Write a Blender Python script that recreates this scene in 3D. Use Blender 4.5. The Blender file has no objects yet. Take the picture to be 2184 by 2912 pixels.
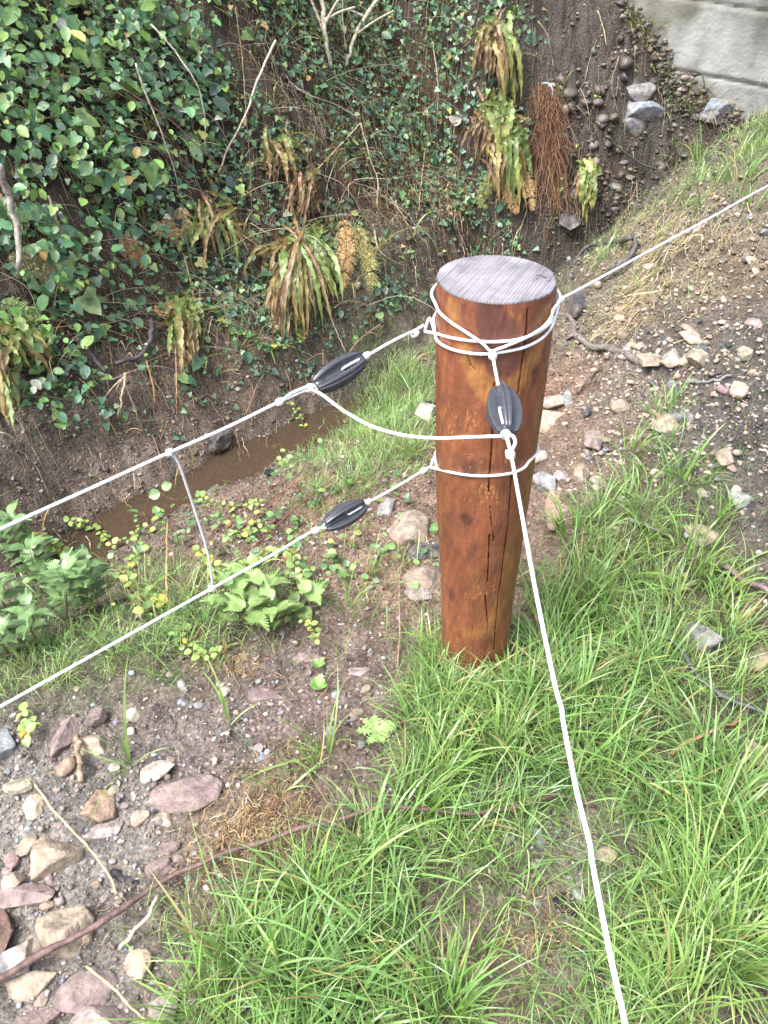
import bpy, bmesh, math, random
import numpy as np
from mathutils import Vector, Matrix, noise as mnoise

# ------------------------------------------------------------------ camera, sky, sun
S = bpy.context.scene
COL = S.collection
W0, H0, F = 2184.0, 2912.0, 2200.0
TH = math.radians(39.4)
CT, ST = math.cos(TH), math.sin(TH)
CAM = np.array([0.0, 0.0, 1.5])
cd = bpy.data.cameras.new('camera')
cd.sensor_fit = 'VERTICAL'; cd.sensor_height = 36.0; cd.lens = F / H0 * 36.0
cd.clip_start = 0.02; cd.clip_end = 500
cam = bpy.data.objects.new('camera', cd); COL.objects.link(cam)
cam.location = CAM; cam.rotation_euler = (math.radians(90) - TH, 0, 0)
S.camera = cam

SUN_EL, SUN_AZ = math.radians(60), math.radians(236)      # azimuth measured from +Y clockwise
w = bpy.data.worlds.new('World'); S.world = w; w.use_nodes = True
nt = w.node_tree; nt.nodes.clear()
sky = nt.nodes.new('ShaderNodeTexSky'); sky.sky_type = 'NISHITA'; sky.sun_disc = False
sky.sun_elevation = SUN_EL; sky.sun_rotation = SUN_AZ
sky.air_density = 1.0; sky.dust_density = 6.0; sky.ozone_density = 1.0
hs = nt.nodes.new('ShaderNodeHueSaturation'); hs.inputs['Saturation'].default_value = 0.52
bg = nt.nodes.new('ShaderNodeBackground'); bg.inputs['Strength'].default_value = 0.15
wo = nt.nodes.new('ShaderNodeOutputWorld')
nt.links.new(sky.outputs[0], hs.inputs['Color']); nt.links.new(hs.outputs[0], bg.inputs['Color'])
nt.links.new(bg.outputs[0], wo.inputs['Surface'])
sl = bpy.data.lights.new('sun', 'SUN'); sl.energy = 1.5; sl.angle = math.radians(32); sl.color = (1.0, 0.985, 0.965)
so = bpy.data.objects.new('sun', sl); COL.objects.link(so)
sd = Vector((math.sin(SUN_AZ) * math.cos(SUN_EL), math.cos(SUN_AZ) * math.cos(SUN_EL), math.sin(SUN_EL)))
so.rotation_euler = sd.to_track_quat('Z', 'Y').to_euler()
S.view_settings.view_transform = 'Standard'; S.view_settings.look = 'None'
S.view_settings.gamma = 1.0; S.view_settings.exposure = 1.62

rng = np.random.default_rng(11)
random.seed(5)

# ------------------------------------------------------------------ numeric helpers
def sm(a, b, x):
    t = np.clip((x - a) / (b - a), 0, 1)
    return t * t * (3 - 2 * t)

def _h(ix, iy, seed):
    ix = np.atleast_1d(ix).astype(np.int64).astype(np.uint32); iy = np.atleast_1d(iy).astype(np.int64).astype(np.uint32)
    h = ix * np.uint32(374761393) + iy * np.uint32(668265263) + np.uint32((seed * 2246822519) & 0xffffffff)
    h = (h ^ (h >> np.uint32(13))) * np.uint32(1274126177)
    h = h ^ (h >> np.uint32(16))
    r_ = h.astype(np.float64) / 4294967295.0
    return r_ if r_.size > 1 else r_.reshape(-1)[0]

def vn(x, y, seed=0):
    x = np.asarray(x, float); y = np.asarray(y, float)
    ix = np.floor(x); iy = np.floor(y); fx = x - ix; fy = y - iy
    fx = fx * fx * (3 - 2 * fx); fy = fy * fy * (3 - 2 * fy)
    a = _h(ix, iy, seed); b = _h(ix + 1, iy, seed); c = _h(ix, iy + 1, seed); d = _h(ix + 1, iy + 1, seed)
    return (a * (1 - fx) + b * fx) * (1 - fy) + (c * (1 - fx) + d * fx) * fy

def fbm(x, y, f, octv, seed=0, gain=0.5):
    s = 0; a = 1; t = 0
    for i in range(octv):
        s = s + a * (vn(x * f + 17.3 * i, y * f - 9.1 * i, seed + i) - 0.5); t += a
        a *= gain; f *= 2.03
    return s / t * 2

def H(x, y):
    x = np.asarray(x, float); y = np.asarray(y, float)
    wob = 0.12 * fbm(x, y, 0.9, 2, 3) + 0.035 * fbm(x, y, 6, 3, 4)
    s = 0.64 * x + 0.77 * y
    n = -0.77 * x + 0.64 * y + wob
    M = 0.62 * np.clip(x - 0.42, 0, 3) * sm(0.8, 2.8, y)
    M = M + 0.11 * np.exp(-((y - 3.0) / 0.2) ** 2) * sm(0.75, 1.15, x) - 0.05 * sm(0.2, 1.2, -x) + 0.03 * fbm(x, y, 2.2, 2, 8)
    bot = -0.44 + 0.16 * sm(2.25, 2.7, s) + 0.10 * sm(3.2, 4.6, s) + 0.09 * sm(1.0, 0.5, s)
    n = n + 1.15 * np.clip(s - 3.6, 0, 9)                      # the ditch bends away to the right
    z = M + (bot - M) * sm(1.12, 2.24, n)
    m = n - 2.16
    bank = np.where(m > 0, 1.7 * np.clip(m, 0, 0.22) + 0.7 * np.clip(m - 0.22, 0, 0.2) + 1.75 * np.clip(m - 0.42, 0, 0.9) + 0.9 * np.clip(m - 1.32, 0, 1.6), 0)
    # lower bank towards the wall at the right
    lowr = sm(3.4, 4.6, s)
    bank = bank * (1 - 0.15 * lowr)
    z = z + bank
    rough = 0.5 + 0.5 * sm(0.6, 1.4, n) + 0.8 * sm(2.3, 2.7, n) + 0.85 * sm(0.5, 1.0, x)
    z = z + rough * (0.030 * fbm(x, y, 5.5, 3, 21) + 0.020 * fbm(x, y, 22, 3, 33) + 0.011 * fbm(x, y, 70, 2, 37) + 0.004 * fbm(x, y, 190, 1, 39))
    z = z + 0.035 * sm(3.3, 4.0, s) * sm(2.2, 2.6, n) * np.abs(fbm(x, y, 8, 4, 49)) * 2 + 0.045 * sm(2.15, 2.4, n) * np.abs(fbm(x, y, 11, 3, 47)) + 0.09 * sm(2.5, 3.0, n) * fbm(x, y, 2.6, 2, 44)
    return z

def ray(px, py):
    u = (np.asarray(px, float) - W0 / 2) / F; v = (H0 / 2 - np.asarray(py, float)) / F
    return np.stack([u, CT + v * ST, -ST + v * CT], -1)

def proj(P):
    d = np.asarray(P) - CAM
    zc = d[..., 1] * CT - d[..., 2] * ST
    v = (d[..., 1] * ST + d[..., 2] * CT) / np.maximum(zc, 1e-3); u = d[..., 0] / np.maximum(zc, 1e-3)
    return W0 / 2 + F * u, H0 / 2 - F * v, zc

def Gt(px, py):
    d = ray(px, py); t = np.arange(0.4, 14, 0.02)
    P = CAM + d * t[:, None]
    below = P[:, 2] < H(P[:, 0], P[:, 1])
    if not below.any(): return 9.0
    i = int(np.argmax(below)); a, b = t[max(i - 1, 0)], t[i]
    for _ in range(8):
        m = (a + b) / 2; p = CAM + d * m
        if p[2] < H(p[0], p[1]): b = m
        else: a = m
    return b
def G(px, py, off=0.0, dz=0.0):
    p = CAM + ray(px, py) * (Gt(px, py) - off)
    p[2] += dz
    return p
def R(px, py, t): return CAM + ray(px, py) * t
def Rplane(px, py, p0, nrm):
    d = ray(px, py); return CAM + d * (np.dot(p0 - CAM, nrm) / np.dot(d, nrm))

def catmull(P, k=8):
    P = np.asarray(P, float)
    if len(P) < 3: 
        t = np.linspace(0, 1, k + 1)[:, None]; return P[0] * (1 - t) + P[-1] * t
    Q = np.vstack([2 * P[0] - P[1], P, 2 * P[-1] - P[-2]]); out = []
    for i in range(1, len(Q) - 2):
        for j in range(k):
            t = j / k
            out.append(0.5 * ((2 * Q[i]) + (-Q[i-1] + Q[i+1]) * t + (2*Q[i-1] - 5*Q[i] + 4*Q[i+1] - Q[i+2]) * t*t + (-Q[i-1] + 3*Q[i] - 3*Q[i+1] + Q[i+2]) * t**3))
    out.append(Q[-2]); return np.array(out)

def nz(v): return v / np.maximum(np.linalg.norm(v, axis=-1, keepdims=True), 1e-9)

# density maps: one digit per 100 px of the photograph, looked up where a ground point is seen
def dmap(rows, y0=0):
    A = np.zeros((29, 22))
    for i, r in enumerate(rows):
        for j, c in enumerate(r[:22]): A[y0 + i, j] = 0 if c in ' .' else int(c)
    return A / 9.0
def look(A, px, py):
    x = np.clip(px / 100.0 - 0.5, 0, 20.999); y = np.clip(py / 100.4 - 0.5, 0, 27.999)
    ix = x.astype(int); iy = y.astype(int); fx = x - ix; fy = y - iy
    return (A[iy, ix] * (1 - fx) + A[iy, ix + 1] * fx) * (1 - fy) + (A[iy + 1, ix] * (1 - fx) + A[iy + 1, ix + 1] * fx) * fy

# ------------------------------------------------------------------ mesh helpers
class MB:
    def __init__(s): s.V = []; s.Q = []; s.T = []; s.C = []; s.n = 0
    def add(s, V, Q=None, T=None, C=None):
        V = np.asarray(V, float).reshape(-1, 3)
        if Q is not None and len(Q): s.Q.append(np.asarray(Q, np.int64).reshape(-1, 4) + s.n)
        if T is not None and len(T): s.T.append(np.asarray(T, np.int64).reshape(-1, 3) + s.n)
        if C is None: C = (1, 1, 1)
        C = np.asarray(C, float)
        if C.ndim == 1: C = np.tile(C[:3], (len(V), 1))
        s.V.append(V); s.C.append(C); s.n += len(V)
    def build(s, name, mat, parent=None, smooth=True, origin=None):
        V = np.vstack(s.V); C = np.vstack(s.C)
        Q = np.vstack(s.Q) if s.Q else np.zeros((0, 4), int)
        T = np.vstack(s.T) if s.T else np.zeros((0, 3), int)
        if parent is not None: org = np.array(parent['_o'][:]) if '_o' in parent else np.zeros(3)
        elif origin is not None: org = np.asarray(origin, float)
        else: org = np.array([V[:, 0].mean(), V[:, 1].mean(), V[:, 2].min()])
        me = bpy.data.meshes.new(name)
        me.vertices.add(len(V)); me.vertices.foreach_set('co', (V - org).astype(np.float32).ravel())
        nl = 4 * len(Q) + 3 * len(T)
        me.loops.add(nl); me.loops.foreach_set('vertex_index', np.concatenate([Q.ravel(), T.ravel()]).astype(np.int32))
        me.polygons.add(len(Q) + len(T))
        st = np.concatenate([np.arange(len(Q)) * 4, 4 * len(Q) + np.arange(len(T)) * 3]).astype(np.int32)
        me.polygons.foreach_set('loop_start', st)
        me.polygons.foreach_set('use_smooth', np.full(len(st), smooth))
        me.update(calc_edges=True); me.validate()
        at = me.color_attributes.new('Col', 'FLOAT_COLOR', 'POINT')
        at.data.foreach_set('color', np.hstack([C, np.ones((len(C), 1))]).astype(np.float32).ravel())
        me.materials.append(mat)
        o = bpy.data.objects.new(name, me); COL.objects.link(o)
        if parent is not None: o.parent = parent
        else: o.location = org
        o['_o'] = list(map(float, org))
        return o

def tag(o, label=None, cat=None, group=None, kind=None):
    if label: o['label'] = label
    if cat: o['category'] = cat
    if group: o['group'] = group
    if kind: o['kind'] = kind
    return o
def thing(name, loc, label, cat, group=None):
    o = bpy.data.objects.new(name, None); COL.objects.link(o)
    o.location = tuple(loc); o.empty_display_size = 0.05; o['_o'] = [float(v) for v in loc]
    return tag(o, label, cat, group)

def tube(P, r, sides=8, cap=True):
    P = np.asarray(P, float); k = len(P)
    r = np.broadcast_to(np.asarray(r, float), (k,))
    T = nz(np.gradient(P, axis=0)); up = np.array([0.13, 0.21, 0.97])
    A = np.zeros((k, 3)); a = np.cross(T[0], up); 
    if np.linalg.norm(a) < 0.05: a = np.cross(T[0], [1, 0, 0])
    a = a / np.linalg.norm(a)
    for i in range(k):
        a = a - T[i] * np.dot(a, T[i]); a = a / np.linalg.norm(a); A[i] = a
    B = np.cross(T, A)
    ph = np.linspace(0, 2 * np.pi, sides, endpoint=False)
    V = P[:, None] + r[:, None, None] * (np.cos(ph)[None, :, None] * A[:, None] + np.sin(ph)[None, :, None] * B[:, None])
    i = np.arange(k - 1)[:, None] * sides; j = np.arange(sides)[None]; j2 = (j + 1) % sides
    Q = np.stack([i + j, i + j2, i + sides + j2, i + sides + j], -1).reshape(-1, 4)
    V = V.reshape(-1, 3); Tn = []
    if cap:
        V = np.vstack([V, P[0], P[-1]]); c0 = k * sides
        for q in range(sides):
            Tn.append((c0, (q + 1) % sides, q)); Tn.append((c0 + 1, (k - 1) * sides + q, (k - 1) * sides + (q + 1) % sides))
    return V, Q, Tn

def strands(P, r, C, mb, sides=3):
    """P (N,K,3), r (N,K), C (N,3)"""
    N, K, _ = P.shape
    T = nz(np.gradient(P, axis=1))
    up = nz(rng.normal(size=(N, 1, 3)) * 0.3 + np.array([0.2, 0.3, 1.0]))
    A = nz(np.cross(T, up)); B = np.cross(T, A)
    ph = np.linspace(0, 2 * np.pi, sides, endpoint=False)
    V = P[:, :, None] + r[:, :, None, None] * (np.cos(ph)[None, None, :, None] * A[:, :, None] + np.sin(ph)[None, None, :, None] * B[:, :, None])
    base = (np.arange(N) * K * sides)[:, None, None]; i = (np.arange(K - 1) * sides)[None, :, None]; j = np.arange(sides)[None, None]
    j2 = (j + 1) % sides
    Q = np.stack([base + i + j, base + i + j2, base + i + sides + j2, base + i + sides + j], -1).reshape(-1, 4)
    mb.add(V, Q=Q, C=np.repeat(C, K * sides, axis=0))

def ribbons(P, wd, side, C, mb, Ctip=None):
    """P (N,K,3), wd (N,K), side (N,3) or (N,K,3)"""
    N, K, _ = P.shape
    if side.ndim == 2: side = side[:, None]
    L = P - side * wd[..., None] * 0.5; Rr = P + side * wd[..., None] * 0.5
    V = np.stack([L, Rr], 2)
    base = (np.arange(N) * K * 2)[:, None]; i = (np.arange(K - 1) * 2)[None]
    Q = np.stack([base + i, base + i + 1, base + i + 3, base + i + 2], -1).reshape(-1, 4)
    if Ctip is None: CC = np.repeat(C, K * 2, axis=0)
    else:
        f = np.linspace(0, 1, K)[None, :, None]
        CC = np.repeat((C[:, None] * (1 - f) + Ctip[:, None] * f).reshape(-1, 3), 2, axis=0)
    mb.add(V, Q=Q, C=CC)

IVY = np.array([(0,0),(-.34,-.13),(-.52,.18),(-.33,.36),(-.27,.66),(0,1.0),(.27,.66),(.33,.36),(.52,.18),(.34,-.13)])
OVAL = np.array([(0,0),(-.22,.12),(-.36,.4),(-.3,.7),(-.12,.92),(0,1.0),(.12,.92),(.3,.7),(.36,.4),(.22,.12)])
LONG = np.array([(0,0),(-.10,.1),(-.17,.35),(-.15,.65),(-.06,.9),(0,1.0),(.06,.9),(.15,.65),(.17,.35),(.10,.1)])
def serr():
    pts = []; n = 11
    for i in range(n):
        t = i / n; wv = 0.33 * math.sin(math.pi * (0.12 + 0.88 * t) ** 0.75)
        pts.append((-wv * 0.86, t)); pts.append((-wv * 1.03, t + 0.03))
    pts = [(0, 0)] + pts + [(0, 1.0)] + [(-x, y) for x, y in reversed(pts)]
    return np.array(pts)
NETTLE = serr()
def leaves(pos, nrm, ydir, size, C, mb, shape=IVY, fold=0.12, curl=0.15):
    """leaf blades: stem end at pos, pointing along ydir, facing nrm"""
    N = len(pos); nrm = nz(nrm); yd = nz(ydir - nrm * np.sum(ydir * nrm, -1, keepdims=True)); xd = np.cross(yd, nrm)
    k = len(shape); O = np.vstack([shape, [(0, 0.42)]])
    x = O[:, 0][None] * size[:, None]; y = O[:, 1][None] * size[:, None]
    zz = (np.abs(O[:, 0]) * fold * 2 - curl * (O[:, 1] - .3) ** 2)[None] * size[:, None]
    V = pos[:, None] + x[..., None] * xd[:, None] + y[..., None] * yd[:, None] + zz[..., None] * nrm[:, None]
    b = (np.arange(N) * (k + 1))[:, None]; j = np.arange(k)[None]
    T = np.stack([b + j, b + (j + 1) % k, np.broadcast_to(b + k, (N, k))], -1).reshape(-1, 3)
    mb.add(V, T=T, C=np.repeat(C, k + 1, axis=0))

def pick(cols, N, wts=None, var=0.15):
    cols = np.array(cols, float); wts = None if wts is None else np.array(wts) / sum(wts)
    c = cols[rng.choice(len(cols), N, p=wts)]
    return np.clip(c * (1 + rng.normal(size=(N, 1)) * var) * (1 + rng.normal(size=(N, 3)) * var * 0.25), 0.002, 1)

# ------------------------------------------------------------------ materials
def newmat(name):
    m = bpy.data.materials.new(name); m.use_nodes = True; t = m.node_tree
    b = t.nodes['Principled BSDF']; return m, t, b
def colmat(name, rough=0.6, spec=0.5, nscale=60, nvar=0.35, bump=0.3, bscale=150, transl=0.0, bdist=0.002, coat=0.0, rvar=0.0):
    m, t, b = newmat(name); N = t.nodes; L = t.links
    at = N.new('ShaderNodeAttribute'); at.attribute_name = 'Col'
    geo = N.new('ShaderNodeNewGeometry')
    n1 = N.new('ShaderNodeTexNoise'); n1.inputs['Scale'].default_value = nscale; n1.inputs['Detail'].default_value = 5
    L.new(geo.outputs['Position'], n1.inputs['Vector'])
    mr = N.new('ShaderNodeMapRange'); mr.inputs['From Min'].default_value = 0.3; mr.inputs['From Max'].default_value = 0.7
    mr.inputs['To Min'].default_value = 1 - nvar; mr.inputs['To Max'].default_value = 1 + nvar
    L.new(n1.outputs['Fac'], mr.inputs['Value'])
    mx = N.new('ShaderNodeVectorMath'); mx.operation = 'SCALE'
    L.new(at.outputs['Color'], mx.inputs[0]); L.new(mr.outputs[0], mx.inputs['Scale'])
    L.new(mx.outputs[0], b.inputs['Base Color'])
    b.inputs['Roughness'].default_value = rough; b.inputs['Specular IOR Level'].default_value = spec
    if coat: b.inputs['Coat Weight'].default_value = coat; b.inputs['Coat Roughness'].default_value = 0.15
    if rvar:
        mr2 = N.new('ShaderNodeMapRange'); mr2.inputs['From Min'].default_value = 0.35; mr2.inputs['From Max'].default_value = 0.65
        mr2.inputs['To Min'].default_value = rough - rvar; mr2.inputs['To Max'].default_value = rough + rvar
        n3 = N.new('ShaderNodeTexNoise'); n3.inputs['Scale'].default_value = nscale * 0.35; n3.inputs['Detail'].default_value = 3
        L.new(geo.outputs['Position'], n3.inputs['Vector']); L.new(n3.outputs['Fac'], mr2.inputs['Value']); L.new(mr2.outputs[0], b.inputs['Roughness'])
    if bump:
        n2 = N.new('ShaderNodeTexNoise'); n2.inputs['Scale'].default_value = bscale; n2.inputs['Detail'].default_value = 6
        L.new(geo.outputs['Position'], n2.inputs['Vector'])
        bp = N.new('ShaderNodeBump'); bp.inputs['Strength'].default_value = bump; bp.inputs['Distance'].default_value = bdist
        L.new(n2.outputs['Fac'], bp.inputs['Height']); L.new(bp.outputs[0], b.inputs['Normal'])
    if transl:
        tr = N.new('ShaderNodeBsdfTranslucent'); ms = N.new('ShaderNodeMixShader'); ms.inputs[0].default_value = transl
        L.new(mx.outputs[0], tr.inputs['Color']); L.new(b.outputs[0], ms.inputs[1]); L.new(tr.outputs[0], ms.inputs[2])
        L.new(ms.outputs[0], N['Material Output'].inputs['Surface'])
    return m
M_grass = colmat('grass_blade', rough=0.33, spec=0.6, nscale=25, nvar=0.18, bump=0, transl=0.35)
M_leaf = colmat('broad_leaf', rough=0.38, spec=0.5, nscale=90, nvar=0.22, bump=0.2, bscale=200, transl=0.22, bdist=0.001)
M_fern = colmat('fern_leaf', rough=0.42, spec=0.5, nscale=40, nvar=0.35, bump=0.3, bscale=120, transl=0.25)
M_twig = colmat('twig', rough=0.7, spec=0.3, nscale=120, nvar=0.3, bump=0)
M_stick = colmat('stick_bark', rough=0.6, spec=0.4, nscale=70, nvar=0.45, bump=0.8, bscale=160, bdist=0.003)
M_rock = colmat('stone', rough=0.68, spec=0.35, nscale=45, nvar=0.42, bump=0.9, bscale=120, bdist=0.005)
M_peb = colmat('pebble', rough=0.5, spec=0.45, nscale=120, nvar=0.3, bump=0.4, bscale=300, bdist=0.001)
M_rope = colmat('white_cord', rough=0.55, spec=0.3, nscale=140, nvar=0.2, bump=0.25, bscale=700, bdist=0.0006)
M_wood = colmat('stained_wood', rough=0.46, spec=0.45, nscale=150, nvar=0.14, bump=0.35, bscale=260, bdist=0.0012, rvar=0.1)
M_top = colmat('sawn_wood', rough=0.42, spec=0.5, nscale=60, nvar=0.12, bump=0.3, bscale=300, bdist=0.001)
M_ins = colmat('black_plastic', rough=0.24, spec=0.5, nscale=90, nvar=0.1, bump=0.03, bscale=160, bdist=0.001, rvar=0.08)

def ground_mat():
    m, t, b = newmat('wet_soil'); N = t.nodes; L = t.links
    at = N.new('ShaderNodeAttribute'); at.attribute_name = 'Col'
    geo = N.new('ShaderNodeNewGeometry'); pos = geo.outputs['Position']
    vo = N.new('ShaderNodeTexVoronoi'); vo.inputs['Scale'].default_value = 130; L.new(pos, vo.inputs['Vector'])
    sep = N.new('ShaderNodeSeparateColor'); L.new(vo.outputs['Color'], sep.inputs[0])
    n1 = N.new('ShaderNodeTexNoise'); n1.inputs['Scale'].default_value = 14; n1.inputs['Detail'].default_value = 8; n1.inputs['Roughness'].default_value = 0.65
    L.new(pos, n1.inputs['Vector'])
    n2 = N.new('ShaderNodeTexNoise'); n2.inputs['Scale'].default_value = 110; n2.inputs['Detail'].default_value = 6; n2.inputs['Roughness'].default_value = 0.7
    L.new(pos, n2.inputs['Vector'])
    def mrg(src, a, c, lo=0.3, hi=0.7):
        r = N.new('ShaderNodeMapRange'); r.inputs['From Min'].default_value = lo; r.inputs['From Max'].default_value = hi
        r.inputs['To Min'].default_value = a; r.inputs['To Max'].default_value = c; L.new(src, r.inputs['Value']); return r.outputs[0]
    f1 = mrg(n1.outputs['Fac'], 0.5, 1.5); f2 = mrg(n2.outputs['Fac'], 0.4, 1.7); f3 = mrg(sep.outputs[0], 0.75, 1.3, 0, 1)
    a = N.new('ShaderNodeMath'); a.operation = 'MULTIPLY'; L.new(f1, a.inputs[0]); L.new(f2, a.inputs[1])
    c = N.new('ShaderNodeMath'); c.operation = 'MULTIPLY'; L.new(a.outputs[0], c.inputs[0]); L.new(f3, c.inputs[1])
    mx = N.new('ShaderNodeVectorMath'); mx.operation = 'SCALE'; L.new(at.outputs['Color'], mx.inputs[0]); L.new(c.outputs[0], mx.inputs['Scale'])
    L.new(mx.outputs[0], b.inputs['Base Color'])
    L.new(mrg(n1.outputs['Fac'], 0.35, 0.72), b.inputs['Roughness']); b.inputs['Specular IOR Level'].default_value = 0.45
    b1 = N.new('ShaderNodeBump'); b1.inputs['Strength'].default_value = 1.0; b1.inputs['Distance'].default_value = 0.014
    b2 = N.new('ShaderNodeBump'); b2.inputs['Strength'].default_value = 0.8; b2.inputs['Distance'].default_value = 0.005; b2.invert = True
    L.new(n2.outputs['Fac'], b1.inputs['Height']); L.new(vo.outputs['Distance'], b2.inputs['Height'])
    L.new(b1.outputs[0], b2.inputs['Normal']); L.new(b2.outputs[0], b.inputs['Normal'])
    return m
M_ground = ground_mat()

# ------------------------------------------------------------------ ground
def axis(lo, hi, c0, c1, d0, g):
    pts = [c0]; 
    while pts[-1] < c1: pts.append(pts[-1] + d0)
    a = pts[-1]; d = d0
    while a < hi: d *= g; a += d; pts.append(a)
    a = c0; d = d0; left = []
    while a > lo: d *= g; a -= d; left.append(a)
    return np.array(left[::-1] + pts)
gx = axis(-40, 40, -1.7, 2.25, 0.0098, 1.035); gy = axis(-30, 45, 0.3, 5.0, 0.0098, 1.035)
X, Y = np.meshgrid(gx, gy); Z = H(X, Y)
V = np.stack([X, Y, Z], -1).reshape(-1, 3)
ny, nx = X.shape
ii = np.arange(ny - 1)[:, None] * nx; jj = np.arange(nx - 1)[None]
Qg = np.stack([ii + jj, ii + jj + 1, ii + nx + jj + 1, ii + nx + jj], -1).reshape(-1, 4)
# soil colours anchored where they lie
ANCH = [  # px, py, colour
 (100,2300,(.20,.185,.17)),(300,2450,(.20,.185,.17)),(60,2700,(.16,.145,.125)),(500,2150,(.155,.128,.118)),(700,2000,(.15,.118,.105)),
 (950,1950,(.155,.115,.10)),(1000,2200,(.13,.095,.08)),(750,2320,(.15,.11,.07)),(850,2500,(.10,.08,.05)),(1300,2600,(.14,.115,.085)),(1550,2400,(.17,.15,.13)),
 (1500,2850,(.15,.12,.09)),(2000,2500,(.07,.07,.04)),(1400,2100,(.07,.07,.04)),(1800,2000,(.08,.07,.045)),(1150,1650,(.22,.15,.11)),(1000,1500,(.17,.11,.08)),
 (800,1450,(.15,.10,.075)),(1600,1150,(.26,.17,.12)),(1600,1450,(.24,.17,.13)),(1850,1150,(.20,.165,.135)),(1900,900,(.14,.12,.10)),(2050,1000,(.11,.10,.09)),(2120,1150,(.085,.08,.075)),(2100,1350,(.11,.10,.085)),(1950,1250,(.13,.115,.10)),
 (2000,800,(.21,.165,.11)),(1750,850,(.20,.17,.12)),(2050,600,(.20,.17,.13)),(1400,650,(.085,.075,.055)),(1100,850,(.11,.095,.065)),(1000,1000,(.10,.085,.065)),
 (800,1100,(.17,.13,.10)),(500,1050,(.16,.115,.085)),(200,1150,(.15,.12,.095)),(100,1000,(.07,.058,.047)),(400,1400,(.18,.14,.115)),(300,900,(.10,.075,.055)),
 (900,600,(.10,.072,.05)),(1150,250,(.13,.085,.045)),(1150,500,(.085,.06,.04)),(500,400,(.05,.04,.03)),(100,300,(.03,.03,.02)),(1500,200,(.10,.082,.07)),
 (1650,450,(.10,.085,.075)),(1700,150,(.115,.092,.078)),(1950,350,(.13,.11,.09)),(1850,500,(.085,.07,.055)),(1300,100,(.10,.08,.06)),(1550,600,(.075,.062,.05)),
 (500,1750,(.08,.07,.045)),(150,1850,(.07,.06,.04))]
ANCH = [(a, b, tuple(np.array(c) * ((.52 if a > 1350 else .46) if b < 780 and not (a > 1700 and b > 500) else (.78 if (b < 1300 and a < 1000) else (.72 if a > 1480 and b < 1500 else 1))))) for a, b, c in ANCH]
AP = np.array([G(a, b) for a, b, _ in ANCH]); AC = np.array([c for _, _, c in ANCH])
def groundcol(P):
    Wt = np.zeros(len(P)); C = np.zeros((len(P), 3))
    dsc = 1 + 0.0
    for p, c in zip(AP, AC):
        d2 = ((P - p) ** 2).sum(1); wgt = 1 / (d2 + 0.004) ** 1.6
        Wt += wgt; C += wgt[:, None] * c
    return C / Wt[:, None]
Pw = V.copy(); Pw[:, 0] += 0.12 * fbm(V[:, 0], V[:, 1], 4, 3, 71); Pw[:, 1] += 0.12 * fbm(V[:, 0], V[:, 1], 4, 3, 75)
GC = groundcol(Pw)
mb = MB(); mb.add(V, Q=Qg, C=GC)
g = mb.build('ground', M_ground, origin=(0, 0, 0)); tag(g, kind='structure')

# ------------------------------------------------------------------ stream
m, t, b = newmat('muddy_water'); N = t.nodes; L = t.links
b.inputs['Base Color'].default_value = (0.075, 0.055, 0.038, 1); b.inputs['Roughness'].default_value = 0.04; b.inputs['IOR'].default_value = 1.33
n1 = N.new('ShaderNodeTexNoise'); n1.inputs['Scale'].default_value = 9; n1.inputs['Detail'].default_value = 3
bp = N.new('ShaderNodeBump'); bp.inputs['Strength'].default_value = 0.3; bp.inputs['Distance'].default_value = 0.01
L.new(n1.outputs['Fac'], bp.inputs['Height']); L.new(bp.outputs[0], b.inputs['Normal'])
tr = N.new('ShaderNodeBsdfTransparent'); tr.inputs['Color'].default_value = (.75, .6, .42, 1); ms = N.new('ShaderNodeMixShader'); ms.inputs[0].default_value = 0.4
L.new(b.outputs[0], ms.inputs[1]); L.new(tr.outputs[0], ms.inputs[2]); L.new(ms.outputs[0], N['Material Output'].inputs['Surface'])
sv = []; 
for s in np.linspace(-6, 2.75, 60):
    for n in (1.55, 2.95): sv.append((0.64 * s - 0.77 * n, 0.77 * s + 0.64 * n, -0.386))
sq = [(2*i, 2*i+2, 2*i+3, 2*i+1) for i in range(59)]
mb = MB(); mb.add(sv, Q=sq); o = mb.build('stream_water', m, origin=(0, 0, 0)); tag(o, kind='structure')

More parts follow.
